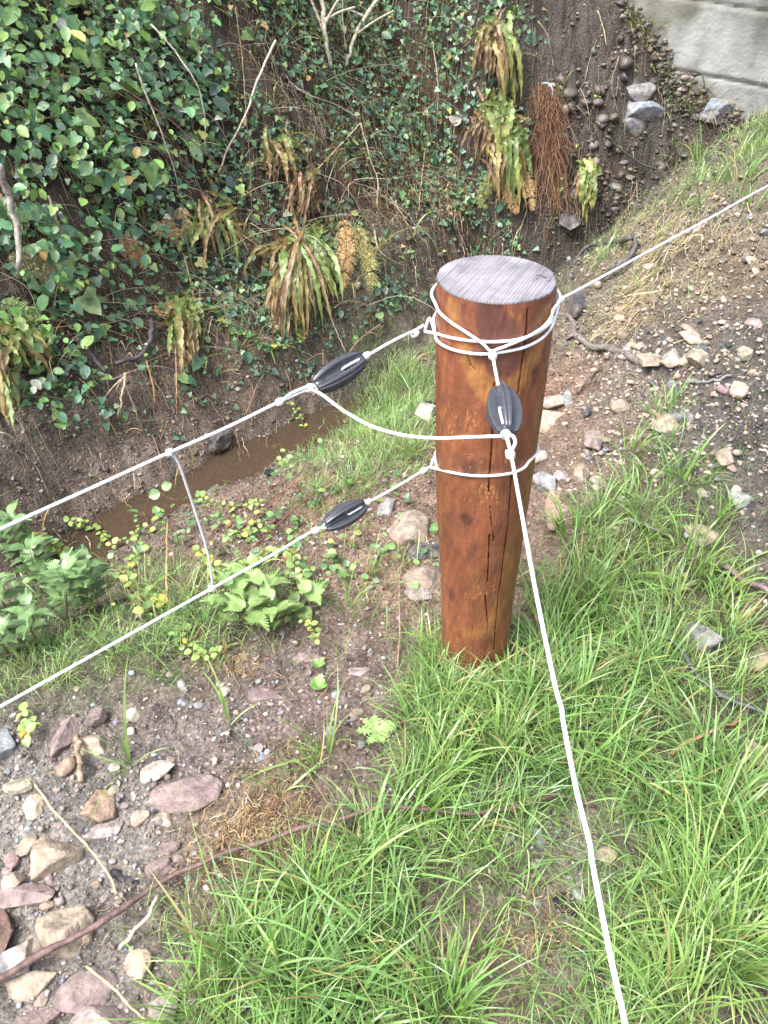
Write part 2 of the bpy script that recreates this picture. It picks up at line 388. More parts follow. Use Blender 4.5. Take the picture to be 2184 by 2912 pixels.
# ------------------------------------------------------------------ concrete wall
WY0 = 4.64
def wall():
    p0 = np.array([1.42, WY0, .8]); p1 = np.array([2.07, WY0 - .215, .5])
    ax = np.array([p1[0] - p0[0], p1[1] - p0[1], 0]); Ln = np.linalg.norm(ax) + 3.5; ax = ax / np.linalg.norm(ax)
    nr = np.array([ax[1], -ax[0], 0]);  
    if np.dot(nr, -p0) < 0: nr = -nr
    base = np.array([p0[0], p0[1], -0.4]) - ax * 0.75; HT = 3.2
    U = np.linspace(0, Ln + 0.5, 260); Zz = np.linspace(0, HT, 300); UU, ZZ = np.meshgrid(U, Zz)
    bw = 0.31; k = (ZZ + 0.14 * UU + .02 * fbm(UU, ZZ * 0, 1.5, 2, 3)) / bw; edge = np.abs(k - np.round(k)) * bw
    step = (_h(np.floor(k), np.zeros_like(k), 5) - 0.5) * 0.012
    dep = step - 0.012 * np.exp(-(edge / 0.007) ** 2) + 0.006 * fbm(UU, ZZ, 6, 4, 9) - 0.35 * 0
    P = base + UU[..., None] * ax + dep[..., None] * nr; P[..., 2] += ZZ
    st = fbm(UU * 3, ZZ * 0.7, 2.0, 4, 90); c = np.array([.27, .28, .27]) * (1 + 0.22 * st[..., None] + 0.22 * fbm(UU, ZZ, 9, 4, 12)[..., None])
    c = c * (1 - 0.35 * np.exp(-(edge / 0.012) ** 2))[..., None]
    moss = 0.7 * sm(0.2, 0.55, fbm(UU, ZZ, 1.8, 4, 55)); c = c * (1 - moss[..., None]) + moss[..., None] * np.array([.10, .10, .065]); c = c * (1 - .4 * sm(.05, .5, fbm(UU * 5, ZZ * .8, 1.6, 4, 57)))[..., None]
    hb = ZZ - 0.4 - H(P[..., 0], P[..., 1] - .05); mud = np.clip(sm(.22, .0, hb + .16 * fbm(UU, ZZ, 7, 3, 19)) * .85, 0, 1)[..., None]; c = c * (1 - mud) + mud * np.array([.12, .10, .08])
    nyy, nxx = UU.shape; i = np.arange(nyy - 1)[:, None] * nxx; j = np.arange(nxx - 1)[None]
    Q = np.stack([i + j, i + j + 1, i + nxx + j + 1, i + nxx + j], -1).reshape(-1, 4)
    mb = MB(); mb.add(P.reshape(-1, 3), Q=Q, C=c.reshape(-1, 3))
    a, b2 = base, base + ax * (Ln + 0.5); q = -nr * 0.3; up = np.array([0, 0, HT]); e = -nr * 0.03
    B = [a + e, b2 + e, b2 + q, a + q]; B = B + [v + up for v in B]
    mb.add(B, Q=[(0, 1, 2, 3), (4, 7, 6, 5), (1, 5, 6, 2), (2, 6, 7, 3), (3, 7, 4, 0)], C=(.33, .33, .31))
    m = colmat('board_marked_concrete', rough=0.75, spec=0.3, nscale=12, nvar=0.25, bump=0.5, bscale=60, bdist=0.006)
    o = mb.build('concrete_wall', m)
    tag(o, 'pale grey board-marked concrete wall standing above the far bank', 'wall')
wall()

# ------------------------------------------------------------------ fence post
PX0, PX1, PY, PH = 0.222, 0.190, 1.262, 0.975
def pc(z): z = np.asarray(z, float); return np.stack([PX0 + (PX1 - PX0) * z / PH, np.full_like(z, PY)], -1)
def pr(z): return np.interp(z, [-0.3, 0, .26, .40, .52, .73, 1.0], [.074, .078, .0845, .0905, .095, .1005, .1015])
def hitpost(px, py, extra=0.0):
    d = ray(px, py); z = 0.6; P = None
    for _ in range(8):
        c = pc(z); r = float(pr(z)) + extra
        ox, oy = CAM[0] - c[0], CAM[1] - c[1]
        A = d[0] ** 2 + d[1] ** 2; B = ox * d[0] + oy * d[1]; Cc = ox * ox + oy * oy - r * r
        D = B * B - A * Cc; t = (-B - math.sqrt(max(D, 0))) / A
        P = CAM + d * t; z = float(P[2])
    return P
def az(P):
    c = pc(P[2]); return math.atan2(P[0] - c[0], -(P[1] - c[1])), P[2]
def post():
    na, nh = 560, 620
    a = np.linspace(-np.pi, np.pi, na, endpoint=False); z = np.linspace(-0.12, PH, nh)
    A, Zp = np.meshgrid(a, z); r = pr(Zp)
    U = A * 0.095
    Uw = U + 0.006 * fbm(U, Zp, 6, 3, 2); 
    r = r + 0.0025 * fbm(np.cos(A) * .1 + 5, np.sin(A) * .1 + Zp * 0.4, 9, 3, 6) + 0.0008 * fbm(U * 6, Zp, 40, 3, 7)
    def dist(path):
        Q = np.array([az(hitpost(*p)) for p in path]); Q[:, 0] *= 0.095
        D = np.full(A.shape, 9.0)
        for (x0, y0), (x1, y1) in zip(Q[:-1], Q[1:]):
            dx, dy = x1 - x0, y1 - y0; tt = np.clip(((U - x0) * dx + (Zp - y0) * dy) / (dx * dx + dy * dy + 1e-9), 0, 1)
            D = np.minimum(D, np.hypot(U - x0 - tt * dx, Zp - y0 - tt * dy))
        return D
    warp = 0.011 * fbm(U, Zp * 0.6, 22, 3, 14) + 0.004 * fbm(U * 3, Zp * .5, 60, 2, 15)
    red = np.array([.165, .056, .031]); gold = np.array([.29, .132, .045]); dark = np.array([.085, .036, .029]); mid = np.array([.225, .080, .038])
    g1 = fbm(U * 4.5, Zp, 9, 4, 31)[..., None]; g2 = fbm(U * 1.6, Zp, 9, 3, 35)[..., None]
    C = red + (mid - red) * np.clip(0.5 + 1.2 * g2, 0, 1)
    C = C * (1 + 0.30 * g1)
    def mix(C, c, m): return C * (1 - m[..., None]) + c * (1 + 0.25 * g1) * m[..., None]
    # heartwood figure: dark tongue inside a golden loop
    gd = dist([(1290, 880), (1312, 960), (1340, 1050), (1370, 1120), (1420, 1140), (1475, 1100), (1510, 1030), (1535, 950), (1545, 900)])
    C = mix(C, gold, 0.85 * (1 - sm(0.010, 0.022, gd + warp)))
    C = mix(C, gold * 1.1, 0.8 * (1 - sm(0.012, 0.028, dist([(1365, 1070), (1390, 1120), (1440, 1110)]) + warp)))
    C = mix(C, gold, 0.7 * (1 - sm(0.004, 0.010, dist([(1452, 885), (1465, 920), (1480, 880)]) + warp)))
    C = mix(C, dark * 1.15, 0.85 * (1 - sm(0.020, 0.032, dist([(1400, 880), (1405, 960), (1425, 1035), (1440, 1000), (1420, 930)]) + warp)))
    C = mix(C, gold * .9, 0.7 * (1 - sm(0.008, 0.03, dist([(1330, 1800), (1390, 1790), (1420, 1720)]) + 1.5 * warp)))
    C = mix(C, gold * .7, 0.35 * (1 - sm(0.002, 0.012, dist([(1262, 900), (1256, 1400), (1262, 1750)]) + 1.2 * warp)))
    C = mix(C, gold * .8, 0.55 * (1 - sm(0.003, 0.014, dist([(1530, 1150), (1500, 1400), (1450, 1560), (1440, 1700)]) + 1.4 * warp)))
    C = mix(C, gold * .75, 0.4 * (1 - sm(0.006, 0.02, dist([(1365, 1700), (1350, 1640)]) + 1.5 * warp)))
    for (kx, ky, kr) in ((1325, 1478, .010), (1335, 1330, .012), (1285, 1690, .010), (1345, 1785, .005), (1520, 1060, .009), (1518, 1085, .006), (1422, 870, .005), (1380, 1845, .006)):
        q = az(hitpost(kx, ky)); d = np.hypot(U - q[0] * .095, (Zp - q[1]) * 0.7) + 0.6 * warp
        C = mix(C, dark * .7, 0.75 * (1 - sm(kr * .4, kr * 1.5, d)))
        ring = np.cos(d / 0.0045 * 2 * np.pi) * np.exp(-(d / (kr * 3.2)) ** 2)
        C = C * (1 - 0.28 * ring[..., None])
    # long-grain arches
    ar = np.sin((Zp * 16 + 900 * (U - .01) ** 2 * .35 + 2.2 * fbm(U, Zp, 7, 3, 61)) * 4.0); C = C * (1 + 0.10 * ar[..., None])
    # debarking nicks
    nick = sm(0.55, 0.72, fbm(U * 9, Zp * 2.6, 22, 2, 77)) * sm(-0.1, 0.25, fbm(U, Zp, 6, 2, 78)); C = mix(C, gold * 1.1, 0.6 * nick); r = r - 0.0008 * nick
    for k in range(95):
        cy = rng.choice([1190, 1210, 1235, 1395, 1420, 1680]); cx = rng.normal(1315 if cy < 1300 else 1385, 26); q = az(hitpost(cx, cy + rng.normal() * 14))
        d = np.hypot((U - q[0] * .095) / rng.uniform(.0010, .0022), (Zp - q[1]) / rng.uniform(.003, .006)); mk = np.exp(-d ** 2)
        C = mix(C, gold * rng.uniform(.9, 1.7), 0.7 * mk); r = r - 0.0010 * mk
    # drying cracks
    for path, wd in (([(1500, 880), (1498, 930), (1490, 1000), (1478, 1080), (1474, 1115), (1462, 1150), (1458, 1250), (1456, 1340), (1446, 1480), (1436, 1560), (1425, 1640), (1412, 1740), (1404, 1850)], .0019),
                     ([(1405, 1090), (1404, 1180), (1398, 1280), (1391, 1360), (1390, 1400)], .0014),
                     ([(1393, 1440), (1397, 1480), (1404, 1540)], .0010), ([(1392, 1520), (1389, 1600), (1386, 1655)], .0015),
                     ([(1379, 1690), (1384, 1740), (1388, 1790)], .0013), ([(1325, 1000), (1340, 1040), (1362, 1062)], .0004)):
        d = dist(path) + 0.0009 * fbm(U, Zp, 90, 2, 5); mk = np.exp(-(np.clip(d, 0, 1) / (wd * .62)) ** 2)
        r = r - 0.010 * mk; C = C * (1 - 0.8 * mk[..., None])
    mo = sm(.05, .42, fbm(U * 1.6, Zp, 26, 4, 131)); C = mix(C, dark * 1.2, .38 * mo)
    hi = sm(.12, .5, fbm(U * 5, Zp, 16, 4, 137)); C = mix(C, gold * .6, .16 * hi)
    r = r + .0012 * fbm(U * 3, Zp, 30, 4, 139) * sm(PH, PH - .03, Zp)
    r = r * (1 - sm(PH - .01, PH, Zp)) + sm(PH - .01, PH, Zp) * (0.1012 + 0.0022 * fbm(np.cos(A) * 2 + 5, np.sin(A) * 2, 1.6, 4, 6))
    c = pc(Zp); P = np.stack([c[..., 0] + r * np.sin(A), c[..., 1] - r * np.cos(A), Zp], -1)
    P[-3:, :, 2] += 0.0
    i = np.arange(nh - 1)[:, None] * na; j = np.arange(na)[None]; j2 = (j + 1) % na
    Q = np.stack([i + j, i + j2, i + na + j2, i + na + j], -1).reshape(-1, 4)
    root = thing('fence_post', (PX0, PY, 0), 'round reddish brown stained wooden post standing in grass, flat sawn top', 'fence post')
    mb = MB(); mb.add(P.reshape(-1, 3), Q=Q, C=np.clip(C, .01, 1).reshape(-1, 3)); mb.build('shaft', M_wood, root)
    # sawn top
    rr = 0.1012 + 0.0022 * fbm(np.cos(a) * 2 + 5, np.sin(a) * 2, 1.6, 4, 6); rings = 150; f = np.linspace(1, 0.004, rings) ** 0.8
    PR = f[:, None] * (rr + 0.0004)[None]; x = PR * np.sin(a)[None]; y = -PR * np.cos(a)[None]
    saw = (x * 0.90 + y * -0.43)        # saw lines run to upper right
    sawq = (x * 0.43 + y * .90)
    zz = PH + 0.0016 + 0.0008 * np.sin(saw * 1150 + 1.5 * fbm(x * 8, y * 8, 6, 2, 4)) * (0.4 + 0.6 * vn(saw * 120, sawq * 8, 8)) - 0.0025 * sm(0.985, 1.0, f)[:, None]
    line = sm(0.45, 0.95, vn(saw * 230, sawq * 12, 41)) * 0.8 + 0.45 * sm(.3, 1, np.sin(saw * 700 + 2 * fbm(x, y, 20, 2, 3)))
    rad = np.hypot(x + .012, y - .004); rg = np.sin(rad * 900 + 2 * fbm(x, y, 18, 2, 22))
    Ct = np.array([.215, .207, .23]) * (1 - 0.30 * line[..., None]) * (1 + 0.05 * rg[..., None]) * (1 + 0.42 * fbm(x, y, 22, 4, 51)[..., None])
    Ct = Ct * (1 - 0.55 * sm(0.955, 1.0, f)[:, None, None]) 
    for (kx, ky) in ((1535, 785), (1548, 790), (1528, 795), (1560, 800)):
        p = Rplane(kx, ky, np.array([0, 0, PH]), np.array([0, 0, 1.0])); cc = pc(PH)
        d = np.hypot(x + cc[0] - p[0], (y + cc[1] - p[1])) + 0.003 * fbm(x, y, 160, 2, 9); mk = np.exp(-(d / .0042) ** 2)
        Ct = Ct * (1 - .8 * mk[..., None]); zz = zz - .002 * mk
    cc = pc(PH); Pt = np.stack([cc[0] + x, cc[1] + y, zz], -1)
    i = np.arange(rings - 1)[:, None] * na
    Q = np.stack([i + j, i + j2, i + na + j2, i + na + j], -1).reshape(-1, 4)
    mb = MB(); mb.add(Pt.reshape(-1, 3), Q=Q, C=Ct.reshape(-1, 3)); 
    o = mb.build('sawn_top', M_top, root); o['label'] = 'pale grey sawn end grain with saw lines'
post()

# ------------------------------------------------------------------ wires
RW = 0.0027
WHITE = np.array([.64, .66, .69])
def rope(P, r=RW, col=WHITE, twist=True):
    P = catmull(P, 10); mb = MB(); V, Q, T = tube(P, r, 10); mb.add(V, Q=Q, T=T, C=col); return mb
def coil(c, d, turns=3, rad=0.0042, length=0.012, r=0.0023, tail=None):
    """a few rope turns round direction d: a hitch"""
    d = nz(np.asarray(d, float)); a = nz(np.cross(d, [0.1, .2, 1])); b = np.cross(d, a)
    t = np.linspace(0, 1, 14 * turns); ph = t * turns * 2 * np.pi; rr = rad * (0.75 + .35 * np.sin(np.pi * t))
    P = c + (t - .5)[:, None] * length * d + rr[:, None] * (np.cos(ph)[:, None] * a + np.sin(ph)[:, None] * b)
    if tail is not None: P = np.vstack([P, P[-1] + np.asarray(tail)])
    mb = MB(); V, Q, T = tube(P, r, 8); mb.add(V, Q=Q, T=T, C=WHITE * .97); return mb

WP = {}
A1 = np.array([.065, 1.262, .868]); B1 = R(0, 1505, 1.075); nU = np.cross(B1 - A1, [0, 0, 1.0])
A2 = R(1215, 1335, 1.555); B2 = R(0, 2010, 1.19); nL = np.cross(B2 - A2, [0, 0, 1.0])
U_ = lambda x, y: Rplane(x, y, A1, nU)
L_ = lambda x, y: Rplane(x, y, A2, nL)
nN = np.array([0, -.146, 1.0]); N_ = lambda x, y, o=0: Rplane(x, y, np.array([0, 0, .716 + o]), nN)
kR = R(1592, 852, 1.33); eR = R(2184, 528, 2.0)

def wire(name, pts, label, cat, knots=(), col=WHITE, r=RW, group=None, loops=()):
    o = rope(pts, r, col).build(name, M_rope); tag(o, label, cat, group)
    for k in knots: k.build('knot', M_rope, o)
    for l in loops: l.build('loop', M_rope, o)
    return o
GW = 'white fence cords'
e1 = U_(900, 1098); s1 = U_(1030, 1020)
wire('fence_wire', [U_(-420, 1700), U_(0, 1505), U_(240, 1397), U_(480, 1288), U_(640, 1218), U_(790, 1145), U_(872, 1108), e1 + (e1 - U_(872, 1108)) * 0.2],
     'upper white fence cord running from the left insulator to the left edge', 'fence wire',
     [coil(U_(795, 1143), U_(820, 1132) - U_(770, 1154), 3), coil(U_(880, 1104), e1 - U_(860, 1113), 3, rad=.005), coil(U_(482, 1287), U_(500, 1280) - U_(460, 1297), 2, length=.009)], group=GW,
     loops=[rope([U_(800, 1140), U_(830, 1118), U_(872, 1100)])])
e2 = L_(925, 1500); s2 = L_(1035, 1435)
wire('fence_wire', [L_(-380, 2220), L_(0, 2010), L_(300, 1843), L_(600, 1675), L_(780, 1575), L_(890, 1510), e2],
     'lower white fence cord running from the lower insulator to the left edge', 'fence wire',
     [coil(L_(897, 1508), e2 - L_(860, 1530), 3), coil(L_(602, 1673), L_(620, 1664) - L_(580, 1687), 2, length=.009)], group=GW)
wire('tie_wire', [s1 - (s1 - U_(1090, 985)) * -.15, U_(1090, 985), U_(1140, 958), U_(1180, 940), U_(1205, 925)],
     'short white cord between the left insulator and the post', 'fence wire',
     [coil(U_(1042, 1012), U_(1060, 1003) - U_(1020, 1026), 3), coil(U_(1180, 960) * .5 + U_(1180, 940) * .5, U_(1190, 940) - U_(1160, 955), 3)], group=GW)
wire('tie_wire', [s2, L_(1100, 1400), L_(1160, 1365), L_(1200, 1340), L_(1222, 1328)],
     'short white cord between the lower insulator and the post', 'fence wire',
     [coil(L_(1046, 1428), L_(1060, 1420) - L_(1030, 1437), 3, rad=.0036), coil(L_(1205, 1338), L_(1215, 1332) - L_(1190, 1347), 3, rad=.0038)], group=GW)
wire('fence_wire', [N_(1436, 1232), N_(1446, 1262), N_(1455, 1300), N_(1480, 1440), N_(1510, 1610), N_(1545, 1790), N_(1580, 1955), N_(1597, 2015), N_(1603, 2060), N_(1640, 2250), N_(1676, 2395), N_(1684, 2450), N_(1730, 2690), N_(1778, 2912), N_(1830, 3180)],
     'long white fence cord running from the front insulator towards the viewer', 'fence wire',
     [coil(N_(1438, 1236), N_(1440, 1250) - N_(1437, 1220), 3, rad=.0055, length=.010), coil(N_(1451, 1292), N_(1455, 1300) - N_(1447, 1270), 3, rad=.0048, length=.016)], group=GW,
     loops=[rope([N_(1440, 1236), N_(1458, 1240, .002), N_(1465, 1258, .002), N_(1458, 1276, .001), N_(1449, 1290)])])
K = hitpost(1400, 1002, RW * 1.5)
wire('tie_wire', [K, R(1403, 1020, (np.linalg.norm(K - CAM) / np.linalg.norm(ray(1403, 1020))) - .02), N_(1410, 1060), N_(1420, 1108), N_(1424, 1118)],
     'short white cord from the front of the post to the front insulator', 'fence wire',
     [coil(R(1401, 1012, Gt(1401, 1012) * 0 + np.linalg.norm(K - CAM) / np.linalg.norm(ray(1400, 1005)) - .012), N_(1410, 1060) - K, 3, rad=.005, length=.012, tail=(.006, 0, -.002))], group=GW)
wire('fence_wire', [kR, R(1690, 800, 1.46), R(1850, 712, 1.64), R(2020, 620, 1.82), eR, R(2700, 245, 2.7)],
     'white fence cord running from behind the post to the upper right', 'fence wire',
     [coil(kR, R(1640, 828, 1.4) - kR, 3, rad=.005, length=.013)], group=GW)
tU = [np.linalg.norm(U_(885, 1105) - CAM), 0]
j0 = U_(882, 1106); j1 = N_(1432, 1240)
def jp(x, y, f): 
    a = np.linalg.norm(j0 - CAM) / np.linalg.norm(ray(882, 1106)); b = np.linalg.norm(j1 - CAM) / np.linalg.norm(ray(1432, 1240)); return R(x, y, a * (1 - f) + b * f - .02 * math.sin(f * math.pi))
wire('jumper_wire', [j0, jp(915, 1122, .06), jp(980, 1170, .2), jp(1060, 1213, .35), jp(1150, 1238, .52), jp(1240, 1246, .68), jp(1340, 1243, .84), j1],
     'slack white cord linking the left insulator to the front insulator', 'fence wire', group=GW)
d0 = U_(487, 1290); d1 = L_(604, 1672)
def dp(x, y, f):
    a = np.linalg.norm(d0 - CAM) / np.linalg.norm(ray(487, 1290)); b = np.linalg.norm(d1 - CAM) / np.linalg.norm(ray(604, 1672)); return R(x, y, a * (1 - f) + b * f)
wire('dropper_wire', [d0, dp(508, 1318, .08), dp(530, 1380, .25), dp(560, 1470, .5), dp(590, 1570, .75), dp(602, 1640, .92), d1],
     'grey drop cord joining the upper and lower cords at the left', 'fence wire', col=np.array([.50, .52, .54]), r=.0022, group=GW)

def loop(vis, label, back=True, off=RW * 1.15, lead=None, tailp=None, zback=None):
    q = np.array([az(hitpost(x, y, off)) for x, y in vis])
    if back:
        n = 8; aa = np.linspace(q[-1, 0], q[0, 0] + 2 * np.pi, n + 2)[1:-1]; zb = np.linspace(q[-1, 1], q[0, 1], n + 2)[1:-1]
        q = np.vstack([q, np.stack([aa, zb], 1)]); q = np.vstack([q, [q[0, 0] + 2 * np.pi, q[0, 1]]])
    P = []
    for a, z in q:
        c = pc(z); r = float(pr(z)) + off; P.append((c[0] + r * math.sin(a), c[1] - r * math.cos(a), z))
    P = np.array(P)
    if lead is not None: P = np.vstack([np.atleast_2d(lead), P])
    if tailp is not None: P = np.vstack([P, np.atleast_2d(tailp)])
    return tag(rope(P).build('post_loop', M_rope), label, 'wire loop', 'cord loops tied round the post')
kL = U_(1207, 943)
loop([(1238, 948), (1290, 962), (1350, 970), (1410, 972), (1470, 966), (1520, 950), (1552, 930), (1572, 908)],
     'upper cord loop crossing the post front nearly level, tied at left', tailp=[U_(1222, 905), kL], lead=kL)
kK = K
loop([(1240, 868), (1250, 888), (1280, 915), (1330, 948), (1370, 975), (1395, 998), (1418, 992), (1450, 980), (1500, 958), (1545, 930), (1568, 900), (1574, 880)],
     'slanting cord loop rising to the left edge and holding the front insulator', off=RW * 3.0)
loop([(1236, 940), (1242, 966), (1265, 985), (1310, 1000), (1370, 1007), (1430, 1001), (1490, 988), (1535, 966), (1562, 940), (1574, 915)],
     'lowest of the upper cord loops, curving down across the post front', off=RW * 2.0)
o = rope([hitpost(1562, 940, RW * 2), R(1578, 905, 1.31), R(1590, 862, 1.325), kR]).build('tie_wire', M_rope)
tag(o, 'short white cord rising at the right side of the post', 'fence wire', GW)
k2 = L_(1224, 1329)
loop([(1243, 1334), (1290, 1345), (1350, 1353), (1410, 1352), (1460, 1344), (1490, 1330), (1505, 1312)],
     'single cord loop low on the post below the front insulator', lead=k2, tailp=[L_(1236, 1300), k2])

# insulators
def insulator(a, b, label, roll=0.0, width=.0225):
    ctr = (a + b) / 2; d = nz(b - a); Ln = np.linalg.norm(b - a)
    root = thing('egg_insulator', ctr, label, 'insulator', 'black insulators on the fence cords')
    e1 = nz(np.cross(d, [0.0, 0.0, 1.0])); e2 = np.cross(d, e1)
    na, ns = 160, 70; ph = np.linspace(0, 2 * np.pi, na, endpoint=False); s = np.linspace(0, 1, ns)
    PH_, SS = np.meshgrid(ph, s)
    R0 = width * np.maximum(np.sin(np.pi * (0.085 + 0.83 * SS)), 0) ** 0.46
    q = (PH_ + roll) % (np.pi / 2) - np.pi / 4        # four lobes
    slot = 1 - sm(0.38, 0.44, np.abs(np.abs(q) - np.pi / 4) * 0.9)
    rib = np.exp(-(q / .06) ** 2)
    deep = sm(0.03, 0.22, SS) * sm(0.03, 0.22, 1 - SS)
    Rr = R0 * (1 - 0.66 * slot * (0.55 + .45 * deep)) * (1 - 0.10 * rib)
    P = ctr + ((SS - .5) * Ln)[..., None] * d + (Rr * np.cos(PH_))[..., None] * e1 + (Rr * np.sin(PH_))[..., None] * e2
    i = np.arange(ns - 1)[:, None] * na; j = np.arange(na)[None]; j2 = (j + 1) % na
    Q = np.stack([i + j, i + j2, i + na + j2, i + na + j], -1).reshape(-1, 4)
    V = np.vstack([P.reshape(-1, 3), P[0].mean(0), P[-1].mean(0)]); c0 = na * ns
    T = [(c0, (k + 1) % na, k) for k in range(na)] + [(c0 + 1, c0 - na + k, c0 - na + (k + 1) % na) for k in range(na)]
    mb = MB(); mb.add(V, Q=Q, T=T, C=(.045, .048, .060)); mb.build('ribbed_body', M_ins, root)
    # cord lying in two slots, one from either end
    for sgn, phs in ((1, 0), (-1, np.pi / 2)):
        for k in (0, 1):
            p = -roll + phs + np.pi * k
            ss = np.linspace(0.52, 1.07, 14) if sgn > 0 else np.linspace(0.48, -0.07, 14)
            Rb = width * np.maximum(np.sin(np.pi * np.clip(0.055 + 0.89 * ss, 0, 1)), 0) ** 0.62 * .44 + .0012
            Rb = np.where((ss > 1) | (ss < 0), .002, Rb); 
            Rb[0] *= .3
            Pp = ctr + ((ss - .5) * Ln)[:, None] * d + Rb[:, None] * (math.cos(p) * e1 + math.sin(p) * e2)
            mb = MB(); V, Q, T = tube(Pp, .0023, 8); mb.add(V, Q=Q, T=T, C=WHITE); mb.build('cord', M_rope, root)
    # rain drops
    mb = MB()
    for k in range(16):
        p = rng.uniform(0, 2 * np.pi); s_ = rng.uniform(.2, .8); q = (p + roll) % (np.pi / 2) - np.pi / 4
        if abs(abs(q) - np.pi / 4) < .3: continue
        rr = width * math.sin(math.pi * (.055 + .89 * s_)) ** .62; rad = nz(math.cos(p) * e1 + math.sin(p) * e2)
        c = ctr + (s_ - .5) * Ln * d + rr * rad; sz = rng.uniform(.0008, .0018)
        bm = bmesh.new(); bmesh.ops.create_icosphere(bm, subdivisions=2, radius=sz)
        V = np.array([v.co[:] for v in bm.verts]); T = [[v.index for v in f.verts] for f in bm.faces]; bm.free()
        V = V - rad * (V @ rad)[:, None] * .5 + c; mb.add(V, T=T, C=(.05, .055, .07))
    if mb.n: mb.build('rain_drops', M_ins, root)['kind'] = 'stuff'
insulator(U_(898, 1100), U_(1032, 1020), 'black ribbed insulator on the upper left cord', roll=.95, width=.0245)
insulator(L_(925, 1496), L_(1034, 1434), 'black ribbed insulator on the lower left cord', roll=.55, width=.0235)
insulator(N_(1444, 1230), N_(1425, 1106), 'black ribbed insulator hanging in front of the wooden post', roll=.785, width=.0272)

# ------------------------------------------------------------------ stones
def rockmesh(w, d, h, seed, sub=4, cuts=9, rough=.05):
    rs = np.random.default_rng(seed)
    bm = bmesh.new(); bmesh.ops.create_icosphere(bm, subdivisions=sub, radius=1.0)
    V = np.array([v.co[:] for v in bm.verts]); T = [[v.index for v in f.verts] for f in bm.faces]; bm.free()
    for k in range(cuts):
        n = nz(rs.normal(size=3) * [1, 1, .8]); dd = rs.uniform(.45, .82); e = V @ n - dd; V = V - np.maximum(e, 0)[:, None] * n
    off = rs.uniform(0, 50, 3)
    nn = np.array([mnoise.fractal(Vector(v * 1.6 + off), 1.0, 2.0, 4) for v in V])
    V = V * (1 + rough * nn[:, None])
    V = V - (V.max(0) + V.min(0)) / 2; V = V / np.abs(V).max(0)
    return V * [w / 2, d / 2, h / 2], T, nn
TAN=(.29,.24,.185); MAU=(.195,.148,.148); PMV=(.26,.215,.21); GRY=(.20,.205,.215); DRK=(.055,.057,.065); PEA=(.34,.27,.22); ORA=(.26,.185,.135); RED=(.13,.07,.06); PAL=(.35,.32,.28); BLU=(.19,.22,.25); DIRT=(.24,.19,.15)
